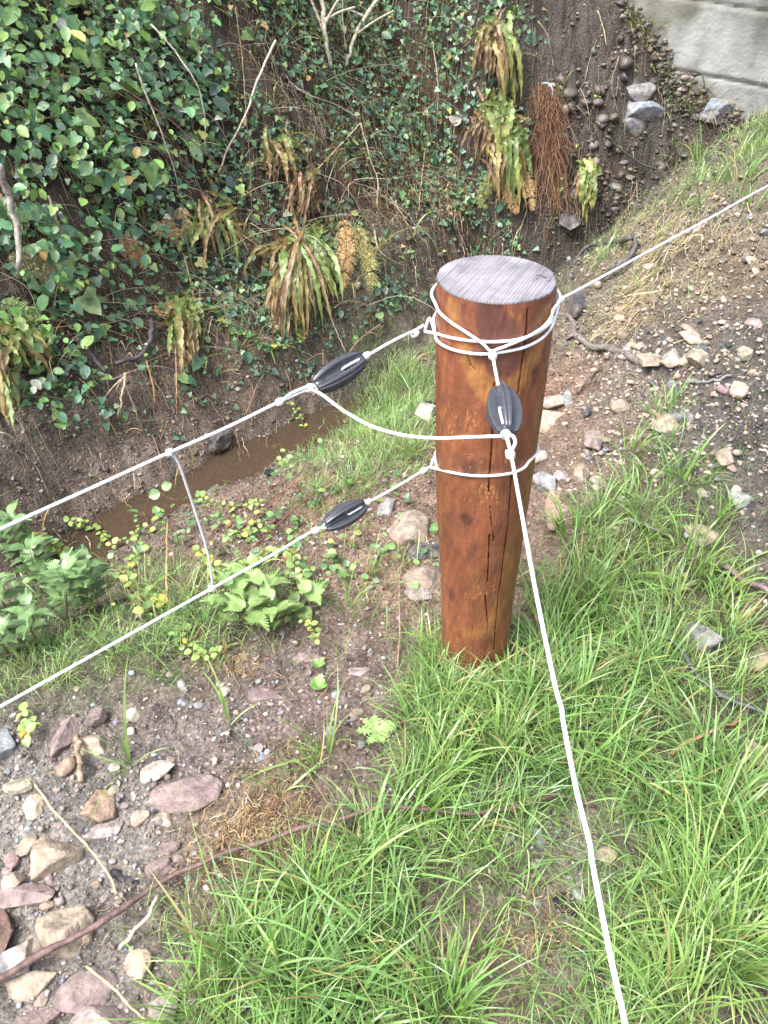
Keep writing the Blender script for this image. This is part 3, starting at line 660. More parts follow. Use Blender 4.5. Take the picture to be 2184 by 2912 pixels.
ROCKS = [
 (285,2280,105,95,ORA,'tan and mauve stone above the large pale boulder','stone'),
 (530,2242,200,95,MAU,'large flat mauve slab, biggest of the purple stones on gravel','stone'),
 (460,2320,62,48,PEA,'small peach stone just below the big mauve slab','stone'),
 (155,2418,155,130,TAN,'large tan boulder lying on gravel above the dark rod','stone'),
 (292,2352,115,48,PMV,'flat pale mauve stone right of the large tan boulder','stone'),
 (478,2398,75,48,MAU,'mauve stone half buried near the dry grass, upper one','stone'),
 (455,2462,78,60,MAU,'mauve stone beside the charred wood chip','stone'),
 (70,2535,170,62,MAU,'wide reddish mauve slab at the left edge','stone'),
 (185,2625,160,125,TAN,'tan double-lobed boulder touching the dark rod','stone'),
 (60,2700,110,120,BLU,'dark blue-grey stone with a pale top at left edge','stone'),
 (5,2650,60,170,RED,'dark red stone cut off by the left edge','stone'),
 (90,2900,170,110,MAU,'mauve slab in the bottom left corner','stone'),
 (245,2800,170,110,MAU,'mauve slab below the dark rod','stone'),
 (300,2895,200,110,PMV,'broad pinkish stone at the bottom edge','stone'),
 (465,2850,90,80,PMV,'small greyish pink stone by the grass at bottom','stone'),
 (90,2790,140,70,TAN,'flat muddy slab under the dark rod at left','stone'),
 (190,2080,95,125,MAU,'upright mauve stone below the weeds at left','stone'),
 (265,2118,110,72,TAN,'pale tan wedge stone right of upright mauve stone','stone'),
 (190,2165,50,60,ORA,'small orange-tan stone below the pale wedge','stone'),
 (15,2110,75,95,BLU,'blue-grey stone at left edge under the weeds','stone'),
 (450,2185,95,55,PAL,'pale stone above the big mauve slab','stone'),
 (272,2032,62,50,MAU,'small mauve stone near the lower cord weeds','stone'),
 (760,1968,110,45,MAU,'flat mauve stone flush with the brown soil','stone'),
 (870,1862,110,34,MAU,'long flat mauve stone under the nettles','stone'),
 (1020,1903,72,34,PMV,'small flat pink stone left of the post foot','stone'),
 (835,2080,62,40,MAU,'small mauve stone behind the grass wisps','stone'),
 (1535,2372,50,66,BLU,'blue-grey stone in the bare patch near the cord','stone'),
 (1722,2425,66,62,TAN,'tan stone just right of the front cord','stone'),
 (1525,2452,34,28,PAL,'small whitish stone in the bare patch','stone'),
 (1168,1488,125,85,PEA,'large peach stone left of the post','stone'),
 (1205,1562,95,46,DRK,'flat dark slate slab touching the left of the post','slate'),
 (1098,1440,48,58,GRY,'smooth grey stone beside the lower tie cord','stone'),
 (1195,1635,110,90,DIRT,'lumpy pale earth clod under the slate slab','clod'),
 (1190,1688,80,40,PMV,'pinkish stone below the pale earth clod','stone'),
 (1222,1165,75,95,DRK,'dark stone with pale top behind the post, left side','stone'),
 (1575,1135,85,42,PEA,'salmon stone right of the post, upper one','stone'),
 (1560,1180,110,58,PEA,'wide salmon stone touching the right of the post','stone'),
 (1612,1130,30,50,GRY,'grey upright pebble right of the salmon stones','stone'),
 (1685,1240,52,72,MAU,'mauve stone standing in the rubble right of the post','stone'),
 (1530,1292,56,42,PAL,'pale grey stone at the post edge near the front insulator','stone'),
 (1545,1365,60,64,GRY,'grey stone with pale face right of the lower loop','stone'),
 (1578,1392,50,160,ORA,'long orange slab leaning in the rubble','stone'),
 (1655,1335,46,52,TAN,'tan stone left of the grass in the rubble','stone'),
 (1612,1445,70,46,TAN,'tan stone at the lower end of the orange slab','stone'),
 (1700,1368,44,36,PAL,'small pale stone above the right grass','stone'),
 (1845,1018,62,42,TAN,'tan stone at the end of the grey branch','stone'),
 (1985,1012,70,48,TAN,'tan cobble in the upper right rubble','stone'),
 (1905,1005,50,40,PAL,'pale cobble between two tan cobbles in the rubble','stone'),
 (1965,955,60,42,PEA,'peach cobble above the upper right rubble','stone'),
 (1885,1195,80,60,PEA,'peach chunk at the end of the dark log','stone'),
 (1990,1508,82,60,TAN,'smooth round tan stone in the right grass','stone'),
 (2005,1800,115,80,GRY,'large grey stone sunk in the right grass','stone'),
 (2150,2140,70,90,TAN,'tan stone at the right edge in deep grass','stone'),
 (2150,1860,80,60,TAN,'brown stone at the right edge above the dark rod','stone'),
 (620,1242,66,52,DRK,'dark rounded stone on the mud above the stream','stone'),
 (1645,855,60,85,DRK,'dark upright stone behind the upper right cord','stone'),
 (1818,262,85,50,GRY,'grey stone in the bank under the concrete wall','stone'),
 (1830,312,115,50,BLU,'wide blue-grey stone, lower of the bank stones','stone'),
 (1800,352,60,42,GRY,'small grey stone at the bottom of the bank stones','stone'),
 (2025,305,110,45,BLU,'long grey stone close under the concrete wall','stone'),
 (1620,620,60,40,DRK,'dark lump at the foot of the far bank','stone'),
 (2000,1400,40,36,PAL,'small pale stone between grass and rubble at right','stone'),
 (2060,1290,60,40,DIRT,'brown clod in the right rubble','clod'),
 (1760,1150,48,34,DIRT,'brown clod in the middle of the rubble','clod'),
 (2110,1420,70,50,GRY,'grey stone at the right edge of the rubble','stone'),
]
rockxy = []
for k, (px, py, w_, h_, c, lab, cat) in enumerate(ROCKS):
    t = Gt(px, py + h_ * .2); p = CAM + ray(px, py + h_ * .2) * t; dep = -ray(px, py)[2] / np.linalg.norm(ray(px, py))
    wd = w_ * t / F; dp_ = h_ * t / F; hh = min(wd, dp_) * .75; dd = max(dp_ * 0.95 / max(dep, .3), hh * .8)
    if 'flat' in lab or 'slab' in lab: hh = min(wd, dd) * .35
    if py < 400: hh = dp_ * 1.1; dd = wd * .6
    V, T, nn = rockmesh(wd * 1.05, dd, hh * 1.25, 100 + k, cuts=11, rough=.06)
    a = random.uniform(-.3, .3); Rm = np.array([[math.cos(a), -math.sin(a), 0], [math.sin(a), math.cos(a), 0], [0, 0, 1]])
    V = V @ Rm.T; V = V + [p[0], p[1], p[2] + hh * (.06 if py > 400 else .0)]
    c = np.array(c); C = c * (1 + .45 * nn[:, None]) * random.uniform(.92, 1.08)
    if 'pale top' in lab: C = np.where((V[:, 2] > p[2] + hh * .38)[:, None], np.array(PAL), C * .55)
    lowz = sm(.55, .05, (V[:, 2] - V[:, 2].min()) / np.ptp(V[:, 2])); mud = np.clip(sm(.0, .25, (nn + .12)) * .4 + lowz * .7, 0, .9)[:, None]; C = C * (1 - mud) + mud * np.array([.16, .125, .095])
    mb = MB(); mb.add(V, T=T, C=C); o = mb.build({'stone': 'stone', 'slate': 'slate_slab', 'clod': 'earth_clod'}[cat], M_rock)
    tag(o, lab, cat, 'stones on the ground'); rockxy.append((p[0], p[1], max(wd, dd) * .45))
rockxy = np.array(rockxy)

# ------------------------------------------------------------------ scatter helpers
def sample(n, lo, hi):
    x = rng.uniform(lo[0], hi[0], n); y = rng.uniform(lo[1], hi[1], n); z = H(x, y); return np.stack([x, y, z], -1)
def grad(P, e=.02):
    gx_ = (H(P[:, 0] + e, P[:, 1]) - H(P[:, 0] - e, P[:, 1])) / (2 * e); gy_ = (H(P[:, 0], P[:, 1] + e) - H(P[:, 0], P[:, 1] - e)) / (2 * e)
    return np.stack([gx_, gy_], -1)
def visible(P, m=250):
    x, y, zc = proj(P); return (x > -m) & (x < W0 + m) & (y > -m) & (y < H0 + m) & (zc > .2), x, y

# ------------------------------------------------------------------ density maps (rows of 100 px)
GM = dmap([
 '......................','......................','......................','...................3.6','..................2257','..................3441',
 '................2354..','................243...','..........4....23432..','..........6.....1..2..','..........788........3','.........3888......3.2',
 '........23899.....221.','........4787......3551','........352.....145541','11.......3221...277541','334345543.453...755555','4566775433222.6888765',
 '677766442..37.68998666','565333211..5999999876 ','2.1..11.1..7999999755','.......121.69999987566','........1..79999976678','.......113679986445789',
 '.......259999854568999','....35789998754458999 ','....47999998644678999 ','....36899998754568999 ','....3579999876556789'])
GM[:, 21] = np.maximum(GM[:, 21], GM[:, 20] * (np.arange(29) > 18))
DM = dmap([   # dry straw, roots, twigs
 '1112334444554433211111','1112344545666543221111','1112445555577654322111','1112344555567865532222','2223344666667766632222','2233344666655566542232',
 '3333455655434444432334','4444455543333333334665','4444554433322232235653','3335554322222222233543','2222333222222221234443','22222222223222223443332',
 '2222222334433222333333','1222223445443222333333','112223566654432222222','222233455555432222222','223345554445532222222','122334333445532222222',
 '1223344422334521111111','1122334553233321111111','1111223432222211111111','1111223543321211111111','1111235765321211111111','1111236874321112222111','1122347764321112221111',
 '2233456553222222221111','2334433322222333211111','2233333322222333211111','2233333222222333211111'])
LM = dmap([   # ivy on the far bank
 '9999987777777653.1....','9999987777789875343...','99998776677897433342..','9999876667898413221...','9999875556678421321...','9998765433246721111...',
 '9987665433322311......','9887665532222131......','7877665431321.........','65545554313111........','4323343111............','3121221...............'])
PM = dmap([   # pebbles
 '.............1123.....','.............1223331..','.............1223332..','..............1233332.','..............1223332.','...............122233.',
 '........11112222334443','........11111222334455','.......111111...456665','1111222222......688888','2222233333......788889','2333343333333...8888889','333444444555....787778',
 '333333455556....686556','333333566677....443344','2223445667777...332223','111112345666....222222','.111122455554...1111111','..1123567663....11111.',
 '.23567888862..........','344578888763..........','677778877663..........','788888765553..........','99988764443...57653...','99998753222..45665....',
 '99987432111...344.....','9999743211.......23...','8888753211..11223331..','8888753211..11223331..'])

# pebbles and grit
bm = bmesh.new(); bmesh.ops.create_icosphere(bm, subdivisions=2, radius=1.0); IV = np.array([v.co[:] for v in bm.verts]); IT = np.array([[v.index for v in f.verts] for f in bm.faces]); bm.free()
def pebbles(P, size, C, mb):
    N = len(P); K_ = 6; shapes = []
    for k in range(K_):
        V = IV.copy()
        for _ in range(6):
            n = nz(rng.normal(size=3)); e = V @ n - rng.uniform(.5, .85); V = V - np.maximum(e, 0)[:, None] * n
        shapes.append(V)
    shapes = np.array(shapes)[rng.integers(0, K_, N)]
    a = rng.uniform(0, 2 * np.pi, N); sc = size[:, None] * rng.uniform(.55, 1.2, (N, 3)) * [1, 1, .7]
    V = shapes * sc[:, None]; x = V[..., 0] * np.cos(a)[:, None] - V[..., 1] * np.sin(a)[:, None]; y = V[..., 0] * np.sin(a)[:, None] + V[..., 1] * np.cos(a)[:, None]
    V = np.stack([x, y, V[..., 2]], -1) + P[:, None]
    nv = len(IV); T = (np.arange(N) * nv)[:, None, None] + IT[None]; mb.add(V, T=T, C=np.repeat(C, nv, axis=0))
mb = MB()
P = sample(60000, (-1.9, .3), (2.0, 4.2)); v, x, y = visible(P, 120); d = look(PM, x, y); keep = v & (rng.uniform(size=len(P)) < d ** 1.4 * 1.0)
P = P[keep]; d = d[keep]; sz = np.exp(rng.normal(size=len(P)) * .48) * .0034
px_, py_, _ = proj(P); right = (px_ > 1450) & (py_ < 1700)
C = pick([GRY, PAL, MAU, TAN, BLU, (.30, .26, .235), (.15, .12, .11)], len(P), [3, .5, 2, 2, 2.5, 3, 3], .2)
C[right] = pick([TAN, PEA, PMV, DRK, DIRT, GRY], right.sum(), [4, 2, 2, 1, 4, 2], .18); sz[right] *= 1.5
P[:, 2] += sz * .25; pebbles(P, sz, C, mb)
tag(mb.build('gravel', M_peb, origin=(0, 0, 0), smooth=False), 'loose small gravel and grit scattered over the soil', 'gravel', kind='stuff')
mb = MB()
P = sample(8200, (-1.6, .5), (2.4, 4.2)); v, x, y = visible(P, 100); d = look(PM, x, y); keep = v & (rng.uniform(size=len(P)) < d ** 2 * .5)
P = P[keep]; sz = np.minimum(np.exp(rng.normal(size=len(P)) * .5) * .0085, .019); px_, py_, _ = proj(P); rt = (px_ > 1450) & (py_ < 1700)
C = pick([TAN, PMV, GRY, MAU, DIRT], len(P), [3, 1.5, 3, 1, 3], .15); C[rt] = pick([TAN, PEA, PMV, MAU, DIRT, DRK, ORA, GRY], rt.sum(), [3, 2, 1.5, 1.2, 5, 3, 1.5, 4], .18)
sz[rt] *= 1.7; sz[(px_ < 560) & (py_ > 2150)] *= 1.6; P[:, 2] += sz * .12
pebbles(P, sz, C, mb); tag(mb.build('rubble', M_rock, origin=(0, 0, 0), smooth=False), 'small broken stones and clods strewn over the earth', 'rubble', kind='stuff')

IV2 = nz(np.array([(0, 0, 1), (.9, 0, .3), (.3, .85, .35), (-.75, .5, .3), (-.7, -.55, .35), (.25, -.85, .3), (.5, .4, -.8), (-.5, .1, -.85)])) 
IT2 = np.array([(0,1,2),(0,2,3),(0,3,4),(0,4,5),(0,5,1),(1,6,2),(2,6,3),(3,6,7),(3,7,4),(4,7,5),(5,7,1),(1,7,6)])
def crumbs(P, size, C, mb):
    N = len(P); V = IV2[None] * (size[:, None] * rng.uniform(.6, 1.3, (N, 3)) * [1, 1, .75])[:, None] * rng.uniform(.75, 1.25, (N, 8, 1)); a = rng.uniform(0, 6.28, N)
    x = V[..., 0] * np.cos(a)[:, None] - V[..., 1] * np.sin(a)[:, None]; y = V[..., 0] * np.sin(a)[:, None] + V[..., 1] * np.cos(a)[:, None]
    V = np.stack([x, y, V[..., 2]], -1) + P[:, None]; mb.add(V, T=(np.arange(N) * 8)[:, None, None] + IT2[None], C=np.repeat(C, 8, axis=0))
mb = MB(); P = sample(150000, (-1.9, .3), (2.2, 4.4)); v, x, y = visible(P, 60); n_ = -.77 * P[:, 0] + .64 * P[:, 1]; d = 1 - .8 * look(GM, x, y)
keep = v & (n_ < 2.0) & (rng.uniform(size=len(P)) < d * .8 * np.clip(.5 + 1.8 * fbm(P[:, 0], P[:, 1], 7, 3, 501), .1, 1)); P = P[keep]; sz = np.exp(rng.normal(size=len(P)) * .5) * .0026 * np.clip(P[:, 1] * .55, .8, 2)
C = groundcol(P + rng.normal(size=P.shape) * .03) * rng.uniform(.5, 1.5, (len(P), 1)); P[:, 2] += sz * .3; crumbs(P, sz, C, mb); print('crumbs', len(P))
tag(mb.build('soil_crumbs', M_peb, origin=(0, 0, 0)), 'loose crumbs of soil lying over the bare earth', 'soil', kind='stuff')
# grass
def grass(P, nb, L, spread, cols, wts, mb, wd=.0032, lean=None, bend=1.1, tiltmax=.75, K=7, tipc=None):
    T_ = len(P); idx = np.repeat(np.arange(T_), nb); N = len(idx)
    if N == 0: return
    hue = rng.choice(len(cols), T_, p=np.array(wts) / sum(wts))
    base = P[idx].copy(); o = rng.normal(size=(N, 2)) * spread[idx][:, None]
    base[:, :2] += o; base[:, 2] = H(base[:, 0], base[:, 1]) - .004
    a0 = np.arctan2(o[:, 1], o[:, 0]) + rng.normal(size=N) * .7
    la = rng.uniform(0, 2 * np.pi, T_)[idx] if lean is None else lean
    vx = np.cos(a0) + .65 * np.cos(la); vy = np.sin(a0) + .65 * np.sin(la); a = np.arctan2(vy, vx)
    ln = L[idx] * np.exp(rng.normal(size=N) * .28) ; th0 = np.abs(rng.normal(size=N)) * tiltmax * .55 + .08
    bd = bend * rng.uniform(.3, 1.5, N)
    k = np.arange(K) / (K - 1); th = th0[:, None] + bd[:, None] * k[None] ** 1.4; th = np.minimum(th, 2.2)
    tw = a[:, None] + rng.normal(size=N)[:, None] * .35 * k[None]
    seg = ln[:, None] / (K - 1); dx = np.sin(th) * np.cos(tw) * seg; dy = np.sin(th) * np.sin(tw) * seg; dz = np.cos(th) * seg
    Q = np.zeros((N, K, 3)); Q[:, 0] = base
    Q[:, 1:, 0] = base[:, :1] + np.cumsum(dx[:, :-1], 1); Q[:, 1:, 1] = base[:, 1:2] + np.cumsum(dy[:, :-1], 1); Q[:, 1:, 2] = base[:, 2:3] + np.cumsum(dz[:, :-1], 1)
    g0 = H(Q[:, -1, 0], Q[:, -1, 1]) + .004; low = Q[:, -1, 2] < g0
    f = k[None] ** 2; Q[:, :, 2] += np.where(low, g0 - Q[:, -1, 2], 0)[:, None] * f
    prof = np.array([.75, 1, 1, .92, .75, .45, .06])[:K]
    wv = wd * np.exp(rng.normal(size=N) * .25) * np.clip(ln / .11, .5, 1.3)
    side = np.stack([-np.sin(a + rng.normal(size=N) * .5), np.cos(a + rng.normal(size=N) * .5), rng.normal(size=N) * .25], -1)
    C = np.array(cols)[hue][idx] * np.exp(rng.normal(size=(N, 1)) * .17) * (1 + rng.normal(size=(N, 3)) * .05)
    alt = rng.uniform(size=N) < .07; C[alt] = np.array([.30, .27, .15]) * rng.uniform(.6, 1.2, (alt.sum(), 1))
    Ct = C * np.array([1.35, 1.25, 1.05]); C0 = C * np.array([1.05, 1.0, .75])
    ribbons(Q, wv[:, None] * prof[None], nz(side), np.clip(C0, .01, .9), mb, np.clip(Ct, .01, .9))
GREENS = [(.15, .28, .10), (.20, .34, .135), (.11, .23, .08), (.27, .37, .16), (.16, .29, .15)]
mb = MB()
P = sample(27000, (-1.9, .15), (2.3, 4.6)); v, x, y = visible(P, 300); d = look(GM, x, y)
patch = .75 + .6 * fbm(P[:, 0], P[:, 1], 3.2, 2, 300)
if len(rockxy): clear = (np.hypot(P[:, None, 0] - rockxy[None, :, 0], P[:, None, 1] - rockxy[None, :, 1]) > rockxy[None, :, 2] * .9).all(1)
pd = np.hypot(P[:, 0] - PX0, P[:, 1] - PY) > .085
keep = v & (rng.uniform(size=len(P)) < np.clip(d * 1.05 * patch, 0, 1)) & clear & pd
P = P[keep]; d = d[keep]; y = y[keep]; x = x[keep]
near = (y > 1500) & (x > 400)
nb = np.clip(rng.normal(15, 6, len(P)) * (.4 + .7 * d), 3, 40).astype(int)
L = np.where(near, .076, .056) * (.55 + .65 * d) * np.exp(rng.normal(size=len(P)) * .18)
spread = rng.uniform(.008, .022, len(P))
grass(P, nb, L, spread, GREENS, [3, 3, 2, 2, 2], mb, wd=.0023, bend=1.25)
# distinct larger tussocks
big = [(1500,2060,.19,90),(1620,2020,.17,70),(1400,2150,.15,70),(1560,1880,.16,60),(1700,1750,.15,60),(1850,1900,.16,60),(900,2580,.14,90),(1080,2430,.15,100),(1180,2330,.15,80),
 (700,2740,.13,80),(850,2790,.17,90),(1100,2700,.16,90),(1250,2200,.13,70),(1300,2050,.12,60),(1180,2080,.12,50),(1280,1920,.10,60),(1350,1950,.09,60),(1420,1930,.10,60),(1240,1880,.08,40),
 (2000,2350,.16,110),(2100,2300,.17,120),(2130,2500,.17,110),(1950,2600,.16,90),(2080,2750,.17,100),(1900,2850,.15,80),(2000,2150,.14,70),(1750,2150,.14,60),(1850,2300,.14,70),(1600,2200,.14,60),
 (1780,1420,.11,60),(1850,1350,.10,50),(1950,1560,.12,60),(1700,1560,.11,50),(1900,1290,.10,36),(2050,1700,.12,50),(1150,1080,.09,50),(1190,1130,.09,50),(1120,1230,.09,60),(1180,1300,.08,50),(1060,1360,.08,40),(1000,1420,.08,40),
 (1640,1620,.12,50),(1500,1660,.10,36),(1560,1740,.12,50),(980,2900,.17,110),(1250,2880,.15,80),(560,2900,.12,50),(2100,520,.13,36),(2130,600,.12,30),(1980,470,.13,26),(1720,720,.07,26),(1980,600,.10,26),(1700,1480,.12,60),(1620,1530,.11,50),(1760,1650,.13,60),(1840,1480,.12,60),(1940,1380,.12,50),(1880,1180,.10,36),(2000,1640,.12,50),(1660,1700,.13,60),(1580,1800,.13,60),(1900,1750,.13,60),(2080,1800,.13,50),(1800,1290,.10,40),(2020,1500,.11,40)]
bp_ = np.array([G(a, b) for a, b, _, _ in big]); 
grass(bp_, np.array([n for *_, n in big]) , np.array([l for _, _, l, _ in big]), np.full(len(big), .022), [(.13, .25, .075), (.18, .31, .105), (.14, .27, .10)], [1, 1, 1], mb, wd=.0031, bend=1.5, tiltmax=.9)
tag(mb.build('grass', M_grass, origin=(0, 0, 0)), 'bright green wet grass growing in loose tussocks', 'grass', kind='stuff')

# wisps of grass on bare soil: plants one can count
def wisp(px, py, n, L, label, lean=None, wd=.0034, cols=((.17, .28, .09),)):
    mb = MB(); p = G(px, py)[None]
    grass(p, np.array([n]), np.array([L]), np.array([.004]), list(cols), [1] * len(cols), mb, wd=wd, bend=.9, tiltmax=.9, lean=lean)
    tag(mb.build('grass_wisp', M_grass), label, 'grass tuft', 'sparse grass tufts on bare soil')
wisp(650, 2050, 7, .10, 'thin pale grass tuft on brown soil below the straw clump', 1.9)
wisp(370, 2180, 9, .13, 'tall pale grass tuft between gravel and weeds at left')
wisp(930, 2140, 15, .13, 'pale green grass tuft in the middle of the bare soil', 2.6)
wisp(900, 2190, 12, .12, 'flopping grass tuft just under the middle pale tuft', 3.1)
wisp(980, 1880, 5, .07, 'tiny grass tuft on soil above the thistle seedling')
wisp(790, 2260, 8, .07, 'short grass tuft among the dry roots left of the thick grass')
wisp(1050, 1640, 12, .08, 'small green tuft on the clay left of the post')

# dry straw, rootlets, fallen twigs lying on the soil
def litter(P, L, cols, wts, mb, rad=.0009, K=6, hang=0.0, wig=.5, lift=.012):
    N = len(P); a = rng.uniform(0, 2 * np.pi, N); g = grad(P); sl = np.linalg.norm(g, axis=1)
    down = -g / np.maximum(sl, .01)[:, None]; ad = np.arctan2(down[:, 1], down[:, 0]); mixa = rng.uniform(size=N) < hang * np.clip(sl, 0, 1)
    a = np.where(mixa, ad + rng.normal(size=N) * .35, a)
    seg = (L / (K - 1) / np.sqrt(1 + np.where(mixa, sl, sl * .5) ** 2))
    an = a[:, None] + np.cumsum(rng.normal(size=(N, K)) * wig, 1)
    Q = np.zeros((N, K, 3)); Q[:, :, 0] = P[:, :1] + np.cumsum(np.cos(an), 1) * seg[:, None]; Q[:, :, 1] = P[:, 1:2] + np.cumsum(np.sin(an), 1) * seg[:, None]
    Q[:, :, 2] = H(Q[:, :, 0], Q[:, :, 1]) + rng.uniform(0, lift, N)[:, None] + rng.normal(size=(N, K)) * lift * .2 + .001
    r = rad * np.exp(rng.normal(size=N) * .35)[:, None] * np.linspace(1, .5, K)[None]
    strands(Q, r, pick(cols, N, wts, .2), mb)
STRAW = [(.40, .30, .17), (.30, .21, .11), (.22, .14, .08), (.46, .38, .25), (.12, .08, .055)]
P = sample(26000, (-2, .3), (2.3, 3.6)); v, x, y = visible(P, 100); n_ = -.77 * P[:, 0] + .64 * P[:, 1]
d = look(DM, x, y); keep = v & (n_ < 2.2) & (rng.uniform(size=len(P)) < d ** 1.7 * 1.1) & (np.hypot(P[:, 0] - PX0, P[:, 1] - PY) > .12)
mb = MB(); litter(P[keep], rng.uniform(.02, .075, keep.sum()), STRAW, [4, 4, 3, 1.5, 2], mb, rad=.0007, wig=.55, lift=.014)
# pale root mat by the foreground rod
P = sample(30000, (-.6, .5), (.4, 1.3)); x, y, _ = proj(P)
m1 = np.exp(-(((x - 760) / 95) ** 2 + ((y - 2340) / 75) ** 2)); m1 += .5 * np.exp(-(((x - 640) / 90) ** 2 + ((y - 2430) / 55) ** 2)) + .6 * np.exp(-(((x - 650) / 60) ** 2 + ((y - 1895) / 32) ** 2)) + .3 * np.exp(-(((x - 1560) / 90) ** 2 + ((y - 2640) / 90) ** 2))
keep = rng.uniform(size=len(P)) < m1 * .8
litter(P[keep], rng.uniform(.02, .06, keep.sum()), [(.45, .33, .18), (.34, .22, .11), (.52, .42, .27), (.2, .12, .07)], [3, 3, 1, 2], mb, rad=.0007, wig=.7, lift=.022)
tag(mb.build('straw_litter', M_twig, origin=(0, 0, 0)), 'dry straw, rootlets and bits of twig strewn over the soil', 'straw', kind='stuff')
# hanging grass thatch over the earth ridge at upper right
mb = MB(); P = sample(16000, (.6, 1.8), (2.6, 3.6)); x, y, _ = proj(P)
m1 = sm(60, 0, np.abs((x - 1850) + (y - 800) * .45) - 20) * ((y > 640) & (y < 960)) + .5 * np.exp(-(((x - 2000) / 170) ** 2 + ((y - 640) / 60) ** 2)) 
keep = rng.uniform(size=len(P)) < m1 * 1.0
litter(P[keep], rng.uniform(.06, .16, keep.sum()), [(.42, .34, .20), (.34, .27, .15), (.5, .44, .3)], [2, 2, 1], mb, rad=.0010, wig=.18, lift=.03, hang=1)
tag(mb.build('dead_grass_thatch', M_twig, origin=(0, 0, 0)), 'pale dead grass hanging over the earth ridge below the upper right cord', 'dead grass', kind='stuff')

# ------------------------------------------------------------------ far bank growth
def out(P):
    g = grad(P); n = np.stack([-g[:, 0], -g[:, 1], np.ones(len(P))], -1); return nz(n)
PB = sample(330000, (-5.2, 1.2), (4.2, 7.5)); n_ = -.77 * PB[:, 0] + .64 * PB[:, 1]; n_ = n_ + 1.15 * np.clip(.64 * PB[:, 0] + .77 * PB[:, 1] - 3.6, 0, 9); PB = PB[n_ > 2.2]
v, x, y = visible(PB, 260)
d = look(LM, x, y) * sm(1600, 1380, x); g_ = grad(PB); area = np.sqrt(1 + (g_ ** 2).sum(1)) / 2
cl = np.clip(.95 + 1.7 * fbm(PB[:, 0] * 1.0 + PB[:, 2], PB[:, 1], 3.3, 3, 401), 0, 1.6) * np.clip(.85 + 1.9 * fbm(PB[:, 0] + PB[:, 2], PB[:, 1], 13, 2, 411), .1, 1.7)
keep = v & (rng.uniform(size=len(PB)) < np.clip(d ** 1.0 * cl * area * 1.8, 0, 1)); Pi = PB[keep]; xi = x[keep]; yi = y[keep]; di = d[keep]
print('ivy leaves', len(Pi))
nn = out(Pi); left = sm(900, 250, xi + (yi - 300) * .4)
off = rng.uniform(0, 1, len(Pi)) ** 1.3 * (.05 + .16 * left) * (0.4 + di)
pos = Pi + nn * off[:, None]; N = len(Pi)
face = nn * .9 + np.array([0, -.25, .55]) + rng.normal(size=(N, 3)) * .42
yd = np.array([0, 0, -1.0]) + rng.normal(size=(N, 3)) * .6
size = (.0178 + .0098 * left) * np.exp(rng.normal(size=N) * .42)
C = pick([(.04, .10, .05), (.06, .14, .07), (.09, .18, .085), (.15, .24, .09), (.05, .095, .07), (.24, .28, .08), (.28, .19, .07), (.22, .27, .19)], N, [6, 7, 5, 2.5, 4, .7, .4, .6], .24)
lite = (rng.uniform(size=N) < left * .45); C[lite] = pick([(.10, .20, .055), (.14, .24, .06), (.07, .16, .06)], lite.sum(), None, .18)
C = np.clip(C * [1.3, 1.25, 1.3], 0, .5); mb = MB(); sel = rng.uniform(size=N) < .75 - .45 * left
leaves(pos[sel], face[sel], yd[sel], size[sel], C[sel], mb, IVY, fold=.10)
leaves(pos[~sel], face[~sel], yd[~sel], size[~sel] * 1.1, C[~sel], mb, OVAL, fold=.14)
tag(mb.build('ivy', M_leaf, origin=(0, 0, 0)), 'dense dark green ivy and bramble leaves covering the far bank', 'ivy', kind='stuff')
# leafy blades (grass) hanging in the ivy
mb = MB(); keep = v & (rng.uniform(size=len(PB)) < np.clip(look(LM, x, y) * .022 + .003, 0, 1)); P = PB[keep]; 
grass(P, np.full(len(P), 5), rng.uniform(.08, .2, len(P)), np.full(len(P), .015), [(.10, .17, .05), (.16, .20, .06), (.30, .26, .12)], [3, 2, 2], mb, wd=.004, bend=1.7, tiltmax=1.2, lean=-.8)
tag(mb.build('bank_grass', M_grass, origin=(0, 0, 0)), 'thin drooping grass blades growing through the ivy', 'grass', kind='stuff')
# tangle of dead stems and roots on the bank
keep = v & (rng.uniform(size=len(PB)) < look(DM, x, y) ** 1.2 * .55); P = PB[keep]; print('bank strands', len(P))
mb = MB(); litter(P, rng.uniform(.05, .22, len(P)), [(.34, .27, .18), (.22, .16, .11), (.12, .085, .06), (.42, .36, .27), (.25, .13, .06)], [3, 4, 3, 1.3, 1.5], mb, rad=.0011, K=8, hang=.8, wig=.28, lift=.05)
keep = v & (look(DM, x, y) > .5) & (np.exp(-(((x - 1130) / 120) ** 2 + ((y - 260) / 110) ** 2)) + .8 * np.exp(-(((x - 1290) / 60) ** 2 + ((y - 560) / 130) ** 2)) + .7 * np.exp(-(((x - 1130) / 90) ** 2 + ((y - 560) / 60) ** 2)) > rng.uniform(size=len(PB)) * 4)
P = PB[keep]; litter(P, rng.uniform(.05, .16, len(P)), [(.40, .26, .11), (.33, .24, .13), (.22, .13, .06)], [2, 3, 2], mb, rad=.0012, K=8, hang=.95, wig=.25, lift=.06)
tag(mb.build('bank_stem_tangle', M_twig, origin=(0, 0, 0)), 'tangled dead stems and hanging rootlets on the far bank', 'dead stems', kind='stuff')
